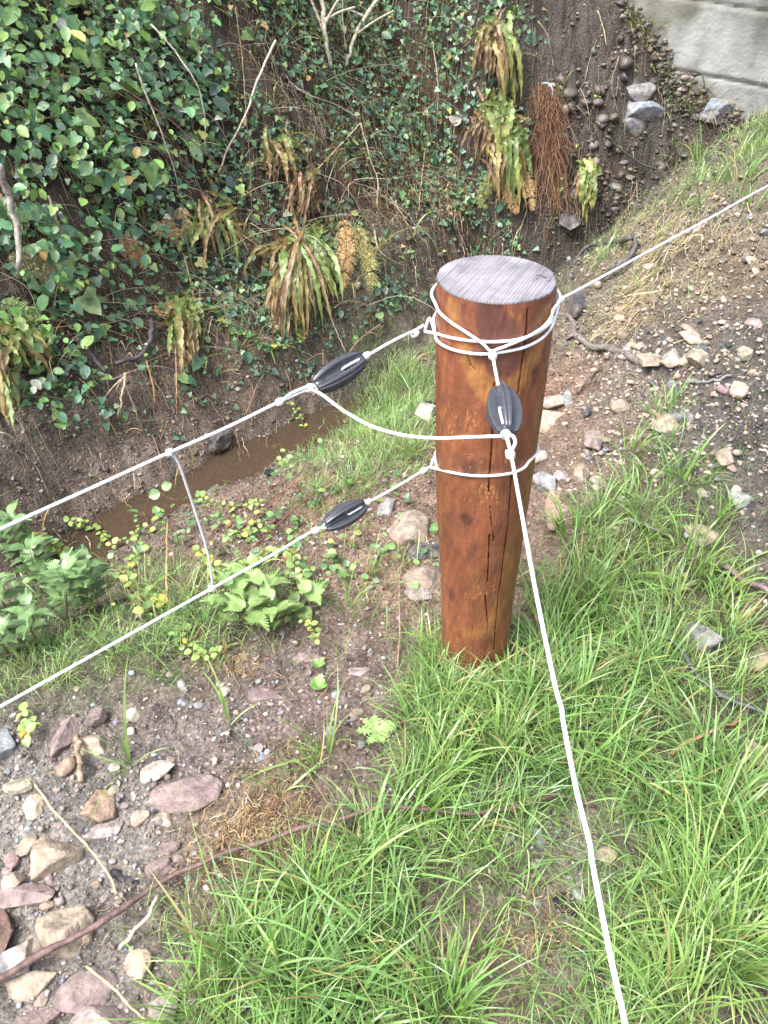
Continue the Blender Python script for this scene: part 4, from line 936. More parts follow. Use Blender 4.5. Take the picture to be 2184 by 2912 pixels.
# long thin dry stalks arching out of the ivy
keep = v & (rng.uniform(size=len(PB)) < np.clip(look(LM, x, y) + .1, 0, 1) * .10 * sm(1500, 1000, x)); P = PB[keep]; N = len(P); K_ = 10; print('stalks', N)
mb = MB(); ln = rng.uniform(.15, .55, N); a = rng.normal(size=N) * .5; tt = np.linspace(0, 1, K_)
dirs = nz(np.stack([-.38 + .45 * rng.normal(size=N), -.25 + .2 * rng.normal(size=N), .8 + .1 * rng.normal(size=N)], -1))
Q = P[:, None] + dirs[:, None] * (tt[None, :, None] * ln[:, None, None]); Q = Q + np.stack([-.3 + .3 * rng.normal(size=N), -.25 * np.ones(N), -.45 * np.ones(N)], -1)[:, None] * (tt[None, :, None] ** 2.2 * ln[:, None, None])
Q = Q + np.cumsum(rng.normal(size=(N, K_, 3)) * .003, 1)
strands(Q, (.0012 * np.exp(rng.normal(size=N) * .4))[:, None] * np.linspace(1.3, .5, K_)[None], pick([(.40, .36, .27), (.30, .24, .16), (.19, .11, .09), (.33, .33, .2)], N, [4, 3, 2, 2], .2), mb)
tag(mb.build('dry_stalks', M_twig, origin=(0, 0, 0)), 'thin pale dry stalks arching out of the ivy', 'dry stalks', kind='stuff')
# crumbs of earth on the bank face
keep = v & (rng.uniform(size=len(PB)) < .30 * (1 - .7 * look(LM, x, y))); P = PB[keep]; mb = MB(); sz = np.exp(rng.normal(size=len(P)) * .55) * .0058
pebbles(P, sz, pick([(.11, .085, .065), (.16, .13, .10), (.07, .055, .045), (.26, .23, .20)], len(P), [4, 3, 3, .6], .2), mb)
sel_ = (x > 1480) & (x < 2300) & (y > 60) & (y < 620) & v & (rng.uniform(size=len(PB)) < .34 * np.clip(.5 + 2 * fbm(PB[:, 0], PB[:, 2], 4, 2, 90), 0, 1)); P = PB[sel_]
sz = np.minimum(np.exp(rng.normal(size=len(P)) * .7) * .013, .045); pebbles(P, sz, pick([(.07, .06, .05), (.10, .085, .07), (.16, .155, .15), (.05, .047, .045), (.20, .175, .145)], len(P), [4, 4, 2, 3, 1.3], .25), mb)
# earth banked up against the foot of the wall
wx = rng.uniform(1.2, 2.6, 6000); wy = WY0 - .3308 * (wx - 1.42) + rng.normal(size=6000) * .022; P = np.stack([wx, wy, H(wx, wy)], -1); sz = np.minimum(np.exp(rng.normal(size=6000) * .6) * .007, .03)
pebbles(P, sz, pick([(.09, .075, .06), (.13, .11, .085), (.06, .052, .045), (.2, .19, .17)], 6000, [4, 3, 3, .5], .25), mb)
wx = rng.uniform(1.2, 2.6, 90); wy = WY0 - .01 - .3308 * (wx - 1.42); P = np.stack([wx, wy, H(wx, wy)], -1); mg = MB()
grass(P, np.full(90, 8), rng.uniform(.05, .15, 90), np.full(90, .02), [(.13, .17, .06), (.22, .20, .10), (.10, .17, .06)], [2, 2, 2], mg, wd=.004, bend=1.8, tiltmax=1.2, lean=-1.3)
tag(mg.build('wall_foot_grass', M_grass, origin=(0, 0, 0)), 'scruffy drooping grass along the foot of the concrete wall', 'grass', kind='stuff')
tag(mb.build('earth_crumbs', M_peb, origin=(0, 0, 0)), 'crumbs of dark earth lying on the far bank', 'earth', kind='stuff')

# individual stems, vines, branches --------------------------------------------------
def stick(pts, r0, r1, label, name='dry_cane', cat='dry cane', col=(.30, .25, .18), off=.03, side=None, mat=None, air=None, group=None, knots=.12):
    P = []
    for i, q in enumerate(pts):
        o_ = off if len(q) < 3 else q[2]
        P.append(G(q[0], q[1], o_))
    if pts[-1][1] < 700 and name != 'sapling': r0 *= .62; r1 *= .62
    P = catmull(P, 6); k = len(P); t_ = np.linspace(0, 1, k)
    amp = r0 * 1.2; P = P + np.stack([fbm(t_ * 9, t_ * 0 + 1 + random.random() * 50, 1, 3, 7) * amp for _ in range(3)], -1)
    r = (r0 * (1 - t_) + r1 * t_) * (1 + knots * fbm(t_ * 40, t_ * 0 + random.random() * 9, 1, 2, 3) * 2)
    mb = MB(); V, Q, T = tube(P, r, 7); C = np.array(col) * (1 + .25 * fbm(V[:, 0] * 50, V[:, 2] * 50, 1, 2, 12))[:, None]; mb.add(V, Q=Q, T=T, C=C)
    for s in (side or []):
        i = int(s[0] * (k - 1)); a = P[i]; b_ = CAM + ray(s[1], s[2]) * (np.linalg.norm(a - CAM) / np.linalg.norm(ray(s[1], s[2])) - (s[3] if len(s) > 3 else 0)); m_ = (a + b_) / 2 + [0, 0, .006]
        V, Q, T = tube(catmull([a, m_, b_], 5), np.linspace(r[i] * .75, r1 * .5, 11), 6); mb.add(V, Q=Q, T=T, C=col)
    return tag(mb.build(name, mat or M_stick), label, cat, group)
SG = 'dead stems on the far bank'
stick([(430,70,.25),(500,150,.25),(560,240,.22),(582,330,.15),(585,420,.1)], .006, .004, 'pale arching stem curving down left of the bank middle', col=(.40,.38,.33), group=SG)
stick([(785,115,.22),(730,230,.15),(700,320,.12),(650,420,.08),(620,490,.05)], .009, .005, 'pale straight stick slanting down left through the ivy', col=(.44,.38,.30), group=SG)
stick([(385,180,.3),(420,280,.25),(460,380,.18),(500,500,.08),(505,560,.04)], .006, .004, 'long pale stem leaning right, left of the arching one', col=(.38,.35,.29), group=SG)
stick([(350,250,.3),(470,330,.25),(580,430,.2),(680,520,.08)], .004, .003, 'thin reddish bramble cane crossing the pale stems', col=(.17,.09,.08), group=SG)
stick([(670,20,.2),(690,180,.15),(700,330,.1),(710,450,.06),(718,640,.03)], .0035, .003, 'thin upright brown stem down the middle of the ivy', col=(.22,.16,.11), group=SG)
stick([(0,470,.35),(25,560,.3),(50,650,.28),(50,760,.25)], .014, .010, 'thick grey stem at the left edge of the bank', col=(.27,.24,.22), group=SG)
stick([(140,560,.2),(160,620,.2),(200,700,.15),(260,770,.05)], .005, .003, 'bent brown stem low in the leaves at left', col=(.22,.17,.11), group=SG)
stick([(905,-30,.1),(920,40,.1),(925,110,.08),(938,190,.03)], .013, .010, 'pale forked sapling stem at the top middle', name='sapling', cat='sapling', col=(.36,.33,.26), side=[(.5,975,-20),(.45,1010,20),(.7,880,-10)])
stick([(1080,-10,.1),(1030,60,.1),(1000,130,.08),(985,185,.03)], .010, .008, 'pale slanting sapling stem right of the forked one', name='sapling', cat='sapling', col=(.36,.33,.26), side=[(.3,960,20),(.5,1120,30)])
stick([(975,-10,.1),(975,60,.08),(985,150,.05)], .004, .003, 'thin pale shoot between the two saplings', col=(.4,.36,.28), group=SG)
stick([(820,230,.06),(880,270,.06),(960,300,.05),(1025,340,.05)], .005, .004, 'pale fallen twig descending right over the dark ivy', col=(.36,.31,.25), group=SG)
stick([(815,215,.06),(850,280,.05),(890,340,.04),(925,390,.03)], .006, .003, 'dark grey twig forking down from the pale fallen twig', col=(.14,.12,.115), group=SG)
stick([(1025,350,.06),(960,420,.06),(905,480,.04),(860,540,.03)], .0055, .0045, 'bare vine running down left from the vine fork', name='vine', cat='vine', col=(.34,.26,.18))
stick([(1025,350,.06),(1050,440,.06),(1075,520,.05),(1070,590,.03)], .0055, .0045, 'bare vine hanging down right from the vine fork', name='vine', cat='vine', col=(.42,.34,.25), side=[(.6,1090,500),(.8,1010,570)])
stick([(1110,560,.05),(1150,620,.04),(1185,690,.03)], .007, .003, 'woody root hanging on the bank above the post', name='tree_root', cat='root', col=(.24,.18,.13), side=[(.2,1200,650),(.4,1100,650),(.6,1220,700)])
stick([(1300,560,.04),(1295,600,.04),(1290,640,.03)], .004, .003, 'short hooked root below the brown fern', name='tree_root', cat='root', col=(.30,.23,.16), side=[(0.1,1330,560)])
stick([(1160,175,.04),(1130,190,.04),(1105,205,.03)], .005, .003, 'small pale twig at the top of the golden dead grass', col=(.42,.37,.30), group=SG)
stick([(1455,100,.05),(1460,180,.05),(1462,260,.03)], .0035, .003, 'slim pale stalk hanging right of the tall fern', col=(.30,.25,.18), group=SG)
stick([(1560,90,.05),(1570,160,.05),(1600,200,.05),(1660,145,.04)], .005, .003, 'dark crooked twig on the bare earth below the wall corner', name='twig', cat='twig', col=(.06,.05,.045), side=[(.6,1650,250),(.3,1640,190)])
stick([(1700,30,.04),(1715,80,.04),(1725,130,.03)], .005, .004, 'pale stalk on the bare earth left of the wall', name='dry_cane', col=(.38,.30,.2), group=SG)
stick([(1650,250,.04),(1670,300,.04),(1680,380,.03)], .004, .003, 'thin root hanging in the bare dark bank', name='tree_root', cat='root', col=(.27,.21,.15))
stick([(1730,390,.05),(1760,420,.05),(1830,470,.05),(1860,480,.04)], .012, .008, 'dark root under the grey bank stones', name='tree_root', cat='root', col=(.05,.045,.04))
stick([(1800,430,.03),(1810,520,.03),(1815,590,.02)], .004, .003, 'thin pale root at the foot of the dark bank', name='tree_root', cat='root', col=(.25,.2,.15))
stick([(430,910,.06),(432,950,.07),(405,1005,.06),(330,1038,.05)], .013, .009, 'dark hooked branch poking out of the left bank', name='branch', cat='branch', col=(.055,.05,.055))
stick([(220,965,.07),(260,1010,.07),(300,1060,.05)], .010, .008, 'dark short branch left of the hooked branch', name='branch', cat='branch', col=(.07,.065,.065))
stick([(355,1060,.05),(350,1120,.06),(335,1190,.03)], .006, .004, 'bare root hanging over the mud below the hooked branch', name='tree_root', cat='root', col=(.30,.24,.17), side=[(0.1,330,1110),(.1,290,1140)])
stick([(350,1080,.05),(380,1150,.05),(405,1225,.02)], .0032, .002, 'thin straight stem leaning on the mud bank', col=(.24,.18,.13), group=SG)
stick([(415,1020,.05),(435,1100,.05),(440,1150,.03)], .004, .003, 'orange brown stalk hanging over the mud bank', col=(.30,.18,.08), group=SG)
stick([(500,960,.05),(502,1100,.05),(502,1170,.02)], .0035, .003, 'upright brown stalk over the middle mud bank', col=(.26,.17,.10), group=SG)
stick([(490,1080,.04),(620,1140,.05),(700,1190,.04),(810,1260,.03)], .0028, .002, 'thin dark runner stem arching over the stream', name='runner', cat='runner', col=(.08,.06,.05))
stick([(925,865,.04),(960,950,.04),(985,1005,.03)], .0024, .002, 'thin pale stalk above the upper left insulator', col=(.42,.37,.30), group=SG)
stick([(1085,920,.03),(1030,960,.03),(970,1030,.02)], .004, .003, 'reddish twig above the upper left insulator', name='twig', cat='twig', col=(.20,.12,.08), side=[(.4,1080,960)])
stick([(700,1180,.03),(730,1100,.03),(750,1065,.03)], .003, .002, 'red-brown twig leaning on the mud by the stream', name='twig', cat='twig', col=(.22,.12,.08))
stick([(560,1250,.3),(562,1280,.2)], .001, .001, 'tiny stalk tip', col=(.2,.2,.1)) if False else None
# branches in the right half
stick([(1590,895,.02),(1625,905,.03),(1640,950,.03),(1665,975,.03),(1730,990,.02),(1790,1010,.02),(1835,1045,.0)], .012, .013, 'crooked dark grey branch right of the post top', name='branch', cat='branch', col=(.13,.115,.105), side=[(.35,1610,965),(.75,1720,1060),(.85,1800,1090)])
stick([(1590,800,.03),(1625,760,.04),(1660,710,.05),(1700,695,.05),(1770,685,.06),(1800,680,.05),(1798,715,.05),(1760,760,.04),(1700,790,.03)], .008, .010, 'dark looping branch behind the post, under the upper right cord', name='branch', cat='branch', col=(.075,.07,.07), side=[(.3,1700,740)])
stick([(1905,1190,.0),(1960,1190,.0),(2040,1205,.0)], .020, .014, 'dark weathered log end in the right rubble', name='log', cat='log', col=(.13,.125,.13))
stick([(1950,1088,.01),(2020,1085,.01),(2080,1065,.01)], .006, .004, 'grey stick lying in the upper right rubble', name='stick', cat='stick', col=(.17,.17,.18))
stick([(1640,1120,.01),(1680,1070,.02),(1710,1040,.02)], .004, .003, 'dark brown twig below the crooked grey branch', name='twig', cat='twig', col=(.10,.07,.05))
stick([(1870,1780,.03),(1930,1840,.03),(1990,1930,.03),(2080,1990,.03),(2184,2035,.03),(2260,2080,.03)], .006, .005, 'dark blue-grey stick running through the right grass', name='stick', cat='stick', col=(.075,.08,.095))
stick([(2040,1590,.03),(2100,1640,.03),(2184,1680,.03),(2260,1720,.03)], .008, .008, 'purplish stick at the right edge in the grass', name='stick', cat='stick', col=(.18,.12,.12))
stick([(1905,2140,.04),(1980,2100,.04),(2060,2065,.03),(2110,2050,.0)], .0045, .004, 'orange-brown twig in the deep right grass', name='twig', cat='twig', col=(.28,.16,.09))
stick([(1790,1480,.02),(1850,1500,.02),(1910,1530,.02)], .007, .006, 'short grey stick in the grass right of the front cord', name='stick', cat='stick', col=(.17,.15,.14))
stick([(1640,1620,.02),(1665,1640,.02),(1690,1655,.02)], .005, .005, 'small mauve root stub in the grass right of the front cord', name='tree_root', cat='root', col=(.22,.15,.14))
for k_, (pts, c_, lab) in enumerate([
 ([(1530,60,.04),(1560,110,.04),(1575,200,.03)], (.24,.19,.14), 'thin pale root hanging above the brown root mat'),
 ([(1640,300,.04),(1700,380,.04),(1720,470,.02)], (.10,.08,.06), 'dark root slanting down left of the grey bank stones'),
 ([(1900,420,.04),(1880,520,.03),(1840,590,.02)], (.09,.07,.055), 'dark root falling from the bank below the wall'),
 ([(1760,160,.04),(1740,240,.04),(1760,330,.02)], (.20,.15,.11), 'brown root hanging just left of the wall corner'),
 ([(1230,120,.05),(1245,240,.05),(1240,380,.03)], (.34,.28,.2), 'long pale root hanging left of the fern column'),
 ([(1060,640,.04),(1085,720,.04),(1160,760,.02)], (.28,.22,.15), 'curved pale root low on the bank left of the post'),
 ([(1210,420,.05),(1200,500,.05),(1190,600,.03)], (.32,.25,.17), 'straight pale root below the dead leaf')]):
    stick(pts, .006, .003, lab, name='tree_root', cat='root', col=c_)
# the long rod in the foreground
stick([(-120,2850,.03),(0,2785,.035),(120,2705,.04),(240,2645,.045),(330,2590,.045),(440,2525,.045),(560,2468,.045),(660,2425,.05),(760,2395,.05),(860,2350,.05),(960,2325,.05),(1090,2295,.05),(1200,2300,.05),(1330,2318,.045),(1440,2305,.045),(1530,2280,.04),(1590,2262,.03),(1700,2300,.0)], .0068, .0040,
      'long dark brown bramble cane lying diagonally across the foreground', name='bramble_cane', cat='bramble cane', col=(.115,.072,.065))
stick([(450,2548,.03),(420,2600,.04),(370,2660,.03),(338,2700,.01)], .0042, .0034, 'pale dry stalk crossing the foreground bramble cane', name='straw_stalk', cat='dry stalk', col=(.50,.44,.33))
stick([(82,2212,.02),(150,2300,.03),(230,2385,.03),(300,2470,.02),(330,2540,.01)], .0026, .002, 'long straw stalk lying over gravel beside the tan boulder', name='straw_stalk', cat='dry stalk', col=(.46,.38,.22))
stick([(245,2745,.02),(320,2810,.03),(380,2870,.02),(440,2925,.01)], .0024, .002, 'straw stalk lying in the bottom left stones', name='straw_stalk', cat='dry stalk', col=(.45,.36,.2))
stick([(305,2480,.0),(350,2500,.0),(390,2520,.0)], .010, .008, 'charred black wood chip on the gravel', name='wood_chip', cat='wood chip', col=(.03,.03,.035))
stick([(220,2090,.04),(225,2150,.04),(228,2220,.01)], .007, .006, 'dead upright brown stalk in the gravel by the tan stones', name='dry_cane', cat='dry cane', col=(.28,.21,.15))
stick([(775,1700,.02),(820,1718,.03),(860,1728,.03),(925,1718,.02)], .004, .0035, 'dark curved twig lying among the nettles', name='twig', cat='twig', col=(.09,.07,.07))
stick([(1130,1900,.02),(1138,1780,.03),(1135,1660,.04),(1150,1580,.03),(1165,1545,.02)], .0022, .002, 'thin brown rooting stem left of the post', name='tree_root', cat='root', col=(.26,.17,.13))
stick([(1050,1115,.03),(1090,1140,.035),(1150,1150,.03),(1190,1145,.02)], .0022, .0018, 'thin dark twig arching through grass left of the post', name='twig', cat='twig', col=(.06,.06,.05))
stick([(395,1600,.15),(396,1680,.1),(400,1760,.04)], .0035, .003, 'upright purplish stem in the left weeds', name='dry_cane', cat='dry cane', col=(.22,.14,.13))
stick([(476,1480,.18),(474,1600,.12),(478,1720,.04)], .0035, .003, 'upright orange stem left of the drop cord', name='dry_cane', cat='dry cane', col=(.45,.25,.12))
stick([(400,1510,.05),(350,1620,.05),(230,1600,.05)], .003, .002, 'dark bramble runner in the left weeds', name='runner', cat='runner', col=(.09,.07,.06))
stick([(700,1500,.04),(760,1440,.05),(830,1380,.05),(900,1340,.04)], .003, .002, 'red-brown bramble cane in the scrub left of the insulators', name='bramble_cane', cat='bramble cane', col=(.20,.08,.06))
stick([(690,1590,.03),(780,1500,.05),(870,1420,.05),(930,1380,.03)], .0028, .002, 'second thinner red cane just below the first one', name='bramble_cane', cat='bramble cane', col=(.17,.07,.05))
# black plastic scraps
def scrap(px, py, sz, label, seed):
    rs = np.random.default_rng(seed); p = G(px, py); n = 14; g_ = np.linspace(-1, 1, n); a, b_ = np.meshgrid(g_, g_)
    z = .35 * fbm(a * 1.3 + seed, b_, 1.2, 3, seed) + .35; rr = 1 - .3 * fbm(a + 4, b_ + seed, 2, 2, 3)
    V = np.stack([p[0] + a * sz * rr, p[1] + b_ * sz * rr * .8, p[2] + z * sz], -1).reshape(-1, 3); i = np.arange(n - 1)[:, None] * n; j = np.arange(n - 1)[None]
    Q = np.stack([i + j, i + j + 1, i + n + j + 1, i + n + j], -1).reshape(-1, 4)
    mb = MB(); mb.add(V, Q=Q, C=(.02, .021, .027)); V2 = V.copy(); V2[:, 2] -= .002; mb.add(V2, Q=Q[:, ::-1], C=(.02, .021, .027)); tag(mb.build('charred_scrap', M_ins), label, 'scrap')
scrap(770, 1345, .022, 'crumpled black scrap by the stream above the bramble', 3)
scrap(1620, 2580, .028, 'black scrap in the grass left of the front cord bottom', 8)

# ------------------------------------------------------------------ ferns
def strap(base, tip, sag, wd, col, mb, K=24, wave=.7, tipcol=None):
    """hart's-tongue blade: wavy-edged ribbon with a midrib fold"""
    t_ = np.linspace(0, 1, K)[:, None]; dv = tip - base; ct = base + dv * [.75, .75, 0] + sag * [.6, .6, .55]; P = base * (1 - t_) ** 2 + 2 * ct * t_ * (1 - t_) + tip * t_ ** 2; P = P + np.cumsum(rng.normal(size=(K, 3)), 0) * .0016; t_ = t_[:, 0]
    T = nz(np.gradient(P, axis=0)); vw = nz(CAM - P + rng.normal(size=3) * 1.0); sd_ = nz(np.cross(T, vw)); nr = np.cross(sd_, T)
    w_ = wd * np.interp(t_, [0, .12, .5, .85, 1], [.15, .7, 1, .7, .05]) * (1 + wave * .5 * np.sin(t_ * 58 + rng.uniform(0, 6)))
    Lf = P - sd_ * w_[:, None] / 2 + nr * (w_ * .22 * np.sin(t_ * 30))[:, None]; Rt = P + sd_ * w_[:, None] / 2 - nr * (w_ * .22 * np.sin(t_ * 30 + 1))[:, None]
    M = P - nr * (w_ * .16)[:, None]; V = np.stack([Lf, M, Rt], 1).reshape(-1, 3)
    Q = []; 
    for i in range(K - 1):
        a = i * 3; Q += [(a, a + 1, a + 4, a + 3), (a + 1, a + 2, a + 5, a + 4)]
    col = np.array(col); tc = col if tipcol is None else np.array(tipcol)
    C = np.repeat(col * (1 - t_ ** 2)[:, None] + tc * (t_ ** 2)[:, None], 3, axis=0) * (1 + .15 * rng.normal(size=(K * 3, 1)))
    mb.add(V, Q=Q, C=np.clip(C, .01, 1))
def hart(cx, cy, fronds, label, off=.10):
    b = G(cx, cy, off * .5); live = MB(); dead = MB()
    fr = list(fronds)
    for (tx, ty, kind, wpx) in list(fronds):
        for q in range(3): fr.append((tx + rng.normal() * 16, ty + abs(rng.normal()) * 30 * (1 if q else -1), 'b' if rng.uniform() < .2 else kind, wpx * rng.uniform(.6, .9)))
    for (tx, ty, kind, wpx) in fr:
        t0 = Gt(tx, ty); tip = CAM + ray(tx, ty) * (t0 - off * rng.uniform(.4, 1.2)); wd = wpx * .85 * t0 / F
        sag = np.array([rng.normal() * .5, -.35, .9]) * np.linalg.norm(tip - b) * rng.uniform(.05, .55)
        bb = b + rng.normal(size=3) * [.045, .03, .04]
        if kind == 'g': strap(bb, tip, sag, wd, np.array([.14, .21, .06]) * rng.uniform(.6, 1.4), live, tipcol=rng.choice([0, 1]) * np.array([.1, .02, 0]) + [.15, .20, .06])
        elif kind == 'y': strap(bb, tip, sag, wd, np.array([.25, .235, .085]) * rng.uniform(.7, 1.3), live, tipcol=(.24, .15, .06))
        else: strap(bb, tip, sag * .6, wd * .6, np.array([.20, .125, .065]) * rng.uniform(.6, 1.4), dead, wave=.1)
    o = (live if live.n else dead); r = o.build('hart_tongue_fern', M_fern); tag(r, label, 'fern', "hart's-tongue ferns on the far bank")
    if live.n and dead.n:
        q = dead.build('dead_fronds', M_fern, r); q['label'] = 'withered brown fronds'
rr = lambda a, b: rng.uniform(a, b)
hart(850, 690, [(780,880,'y',22),(800,930,'b',26),(815,850,'g',24),(835,915,'g',26),(860,900,'g',26),(885,870,'g',24),(905,830,'g',24),(940,800,'g',22),(965,790,'g',22),(770,800,'y',20),(760,770,'b',24),(790,945,'b',22),(770,900,'b',22),(870,640,'g',20),(905,640,'g',20),(930,660,'g',18),(830,620,'y',18),(780,640,'b',18),(850,930,'y',20),(820,960,'b',22),(900,900,'g',20),(920,930,'g',18),(955,850,'g',22),(800,760,'b',22),(880,930,'y',18),(760,690,'b',18),(745,740,'y',18)], 'large green and brown strap-leaved fern hanging left of the bank middle')
hart(1395, 330, [(1410,460,'g',26),(1440,430,'g',26),(1470,450,'g',24),(1490,340,'g',24),(1380,440,'y',24),(1430,490,'g',22),(1480,480,'y',20),(1350,370,'y',20),(1455,390,'g',24),(1400,250,'g',20),(1370,260,'b',20),(1420,260,'y',18),(1460,310,'y',22),(1365,430,'b',26),(1350,410,'b',22),(1385,420,'b',24),(1395,440,'b',22)], 'tall strap-leaved fern with green blades, middle one of the hanging fern column')
hart(1400, 90, [(1350,100,'y',20),(1370,170,'y',22),(1420,60,'y',18),(1390,190,'b',26),(1410,200,'b',26),(1425,130,'y',20),(1450,230,'g',22),(1465,290,'g',22),(1380,210,'b',26),(1400,215,'y',22),(1340,110,'g',16),(1430,210,'b',22),(1440,260,'y',22),(1375,130,'b',22),(1360,200,'b',20)], 'yellow brown strap-leaved fern at the top of the hanging fern column')
hart(1430, 400, [(1455,560,'g',26),(1470,530,'g',26),(1490,510,'g',24),(1440,520,'g',22),(1400,500,'b',24),(1420,540,'y',20),(1480,580,'y',20),(1390,540,'b',22)], 'green strap-leaved fern below the middle of the fern column')
hart(1665, 470, [(1665,590,'g',26),(1680,580,'g',22),(1655,575,'g',20),(1690,560,'y',18),(1672,540,'g',22),(1640,560,'b',20)], 'small bright strap-leaved fern low on the dark bank')
hart(590, 590, [(570,680,'g',22),(600,700,'g',24),(630,680,'g',22),(645,650,'g',22),(560,640,'g',22),(610,720,'b',20),(580,720,'y',20),(660,720,'g',20),(690,700,'b',18),(540,700,'g',20),(670,640,'y',18)], 'green strap-leaved fern left of the large hanging one')
hart(530, 880, [(480,920,'g',22),(500,970,'y',24),(520,1000,'g',24),(535,1040,'y',22),(560,930,'g',22),(545,990,'y',20),(470,900,'y',20),(490,1000,'g',18),(575,960,'g',18)], 'yellow-green strap-leaved fern over the left mud bank')
hart(30, 930, [(120,1050,'y',30),(70,1020,'g',28),(30,1010,'g',26),(90,990,'g',26),(0,1000,'y',26),(100,940,'g',26),(60,1160,'g',24),(30,1170,'y',24)], 'broad strap-leaved fern at the left edge above the stream', .16)
hart(790, 420, [(780,520,'b',20),(810,500,'y',20),(830,460,'g',18),(760,480,'y',18),(770,440,'g',18),(820,540,'b',18),(850,470,'y',16)], 'small yellowing strap-leaved fern in the dark ivy')
hart(870, 510, [(830,600,'b',22),(850,570,'y',20),(880,610,'b',24),(900,590,'b',22),(820,560,'b',20),(895,560,'b',20),(860,620,'b',20)], 'withered brown strap-leaved fern above the large hanging one')
def bracken(pts, wpx, col, label, off=.08, parts=20):
    P = catmull([G(a, b, off) for a, b in pts], 8); k = len(P); T = nz(np.gradient(P, axis=0)); mb = MB()
    V, Q, Tt = tube(P, np.linspace(.0022, .0008, k), 5); mb.add(V, Q=Q, T=Tt, C=np.array(col) * .6)
    dist_ = np.linalg.norm(P[0] - CAM); vw = nz(CAM - P.mean(0) + rng.normal(size=3) * .5)
    for i in range(parts):
        f = .08 + .9 * i / parts; j = min(int(f * (k - 1)), k - 1); c = P[j]; s = nz(np.cross(T[j], vw)); Lp = .62 * wpx * dist_ / F * math.sin(math.pi * (.15 + .85 * f) ** .8) * .55 + .004
        for sg in (-1, 1):
            dr = nz(s * sg + T[j] * .45 + rng.normal(size=3) * .12); m_ = 9; tt = np.linspace(.08, 1, m_)
            pos = c + dr * (tt * Lp)[:, None]; pos[:, 2] -= (tt ** 2) * Lp * .25
            for q in (-1, 1):
                pd_ = nz(np.cross(dr, vw)) * q; sz = Lp * .20 * (1.1 - tt) + .002
                leaves(pos, np.tile(vw, (m_, 1)) + rng.normal(size=(m_, 3)) * .25, np.tile(pd_ + dr * .4, (m_, 1)), sz, np.clip(np.tile(np.array(col), (m_, 1)) * (1 + .2 * rng.normal(size=(m_, 1))), .01, 1), mb, LONG * [1.9, 1])
    tag(mb.build('bracken_frond', M_fern), label, 'fern frond', 'bracken fronds on the far bank')
BR = (.42, .27, .12)
bracken([(1440,520),(1400,510),(1370,550),(1365,600)], 70, (.20,.24,.07), 'green bracken frond curling left under the fern column')
bracken([(1410,530),(1440,540),(1460,580),(1475,610)], 60, BR, 'rusty bracken frond under the fern column, middle one')
bracken([(1470,500),(1495,510),(1510,560),(1515,605)], 60, BR, 'rusty bracken frond under the fern column, right one')
bracken([(520,590),(510,640),(470,650),(430,640)], 110, (.46,.33,.17), 'pale tan bracken frond drooping left in the ferns')
bracken([(480,600),(520,650),(545,700)], 90, (.40,.28,.13), 'tan bracken frond drooping right beside the pale one')
bracken([(340,670),(390,720),(420,770)], 80, (.36,.22,.11), 'brown bracken frond above the hooked branch')
bracken([(1010,640),(1030,700),(1055,770),(1050,840)], 110, (.26,.24,.08), 'green and rust bracken frond right of the large fern')
bracken([(975,620),(985,700),(975,770),(980,830)], 100, (.42,.27,.12), 'rusty bracken frond between large fern and green bracken')
bracken([(440,890),(480,880),(520,900),(540,960)], 80, (.40,.24,.09), 'orange bracken frond over the left mud bank')
bracken([(20,740),(110,750),(170,790),(210,830)], 110, (.30,.26,.13), 'dull large bracken frond at the left edge')
bracken([(0,860),(60,880),(110,920),(150,980)], 90, (.22,.30,.10), 'green bracken frond at the left edge above the strap fern')
# brown hanging root mat
mb = MB(); n = 420; top = np.stack([rng.normal(1548, 17, n), 245 + 190 * rng.uniform(size=n) ** 2.2], 1); top[:, 0] += (top[:, 1] - 245) * .09; Q = np.zeros((n, 9, 3))
for i in range(n):
    fall = rng.uniform(.15, 1.0); ex = 1565 + rng.normal() * 34 + 14 * fall; ey = min(top[i, 1] + 250 * fall, 615)
    a = G(top[i, 0], top[i, 1], .03 + rng.uniform(0, .03)); b_ = G(ex, min(ey, 610), .02 + rng.uniform(0, .05)); tt = np.linspace(0, 1, 9)[:, None]
    Q[i] = a * (1 - tt) + b_ * tt + np.cumsum(rng.normal(size=(9, 3)) * .0085, 0)
strands(Q, np.full((n, 9), .0014), pick([(.17, .085, .05), (.12, .065, .045), (.24, .14, .075)], n, None, .25), mb)
o = mb.build('hanging_root_mat', M_twig); tag(o, 'reddish brown mat of dead roots hanging on the dark bank', 'root mat')
P = [G(1545,235,.06), G(1565,240,.07), G(1572,265,.07), G(1566,290,.05)]
mb = MB(); V, Q, T = tube(catmull(P, 6), .003, 6); mb.add(V, Q=Q, T=T, C=(.35,.5,.6)); tag(mb.build('twine', M_rope), 'short pale blue twine on top of the brown root mat', 'twine')
# dead leaf
mb = MB(); p = G(1285, 355, .06); leaves(np.array([p, p + [.02, 0, .01]]), np.array([[0, -1, .5], [.3, -1, .4]]), np.array([[.8, 0, .6], [-.6, 0, .5]]), np.array([.06, .05]), np.array([[.40, .33, .27]] * 2), mb, OVAL, fold=.2)
tag(mb.build('dead_leaf', M_leaf), 'pale curled dead leaf beside the fern column', 'dead leaf')

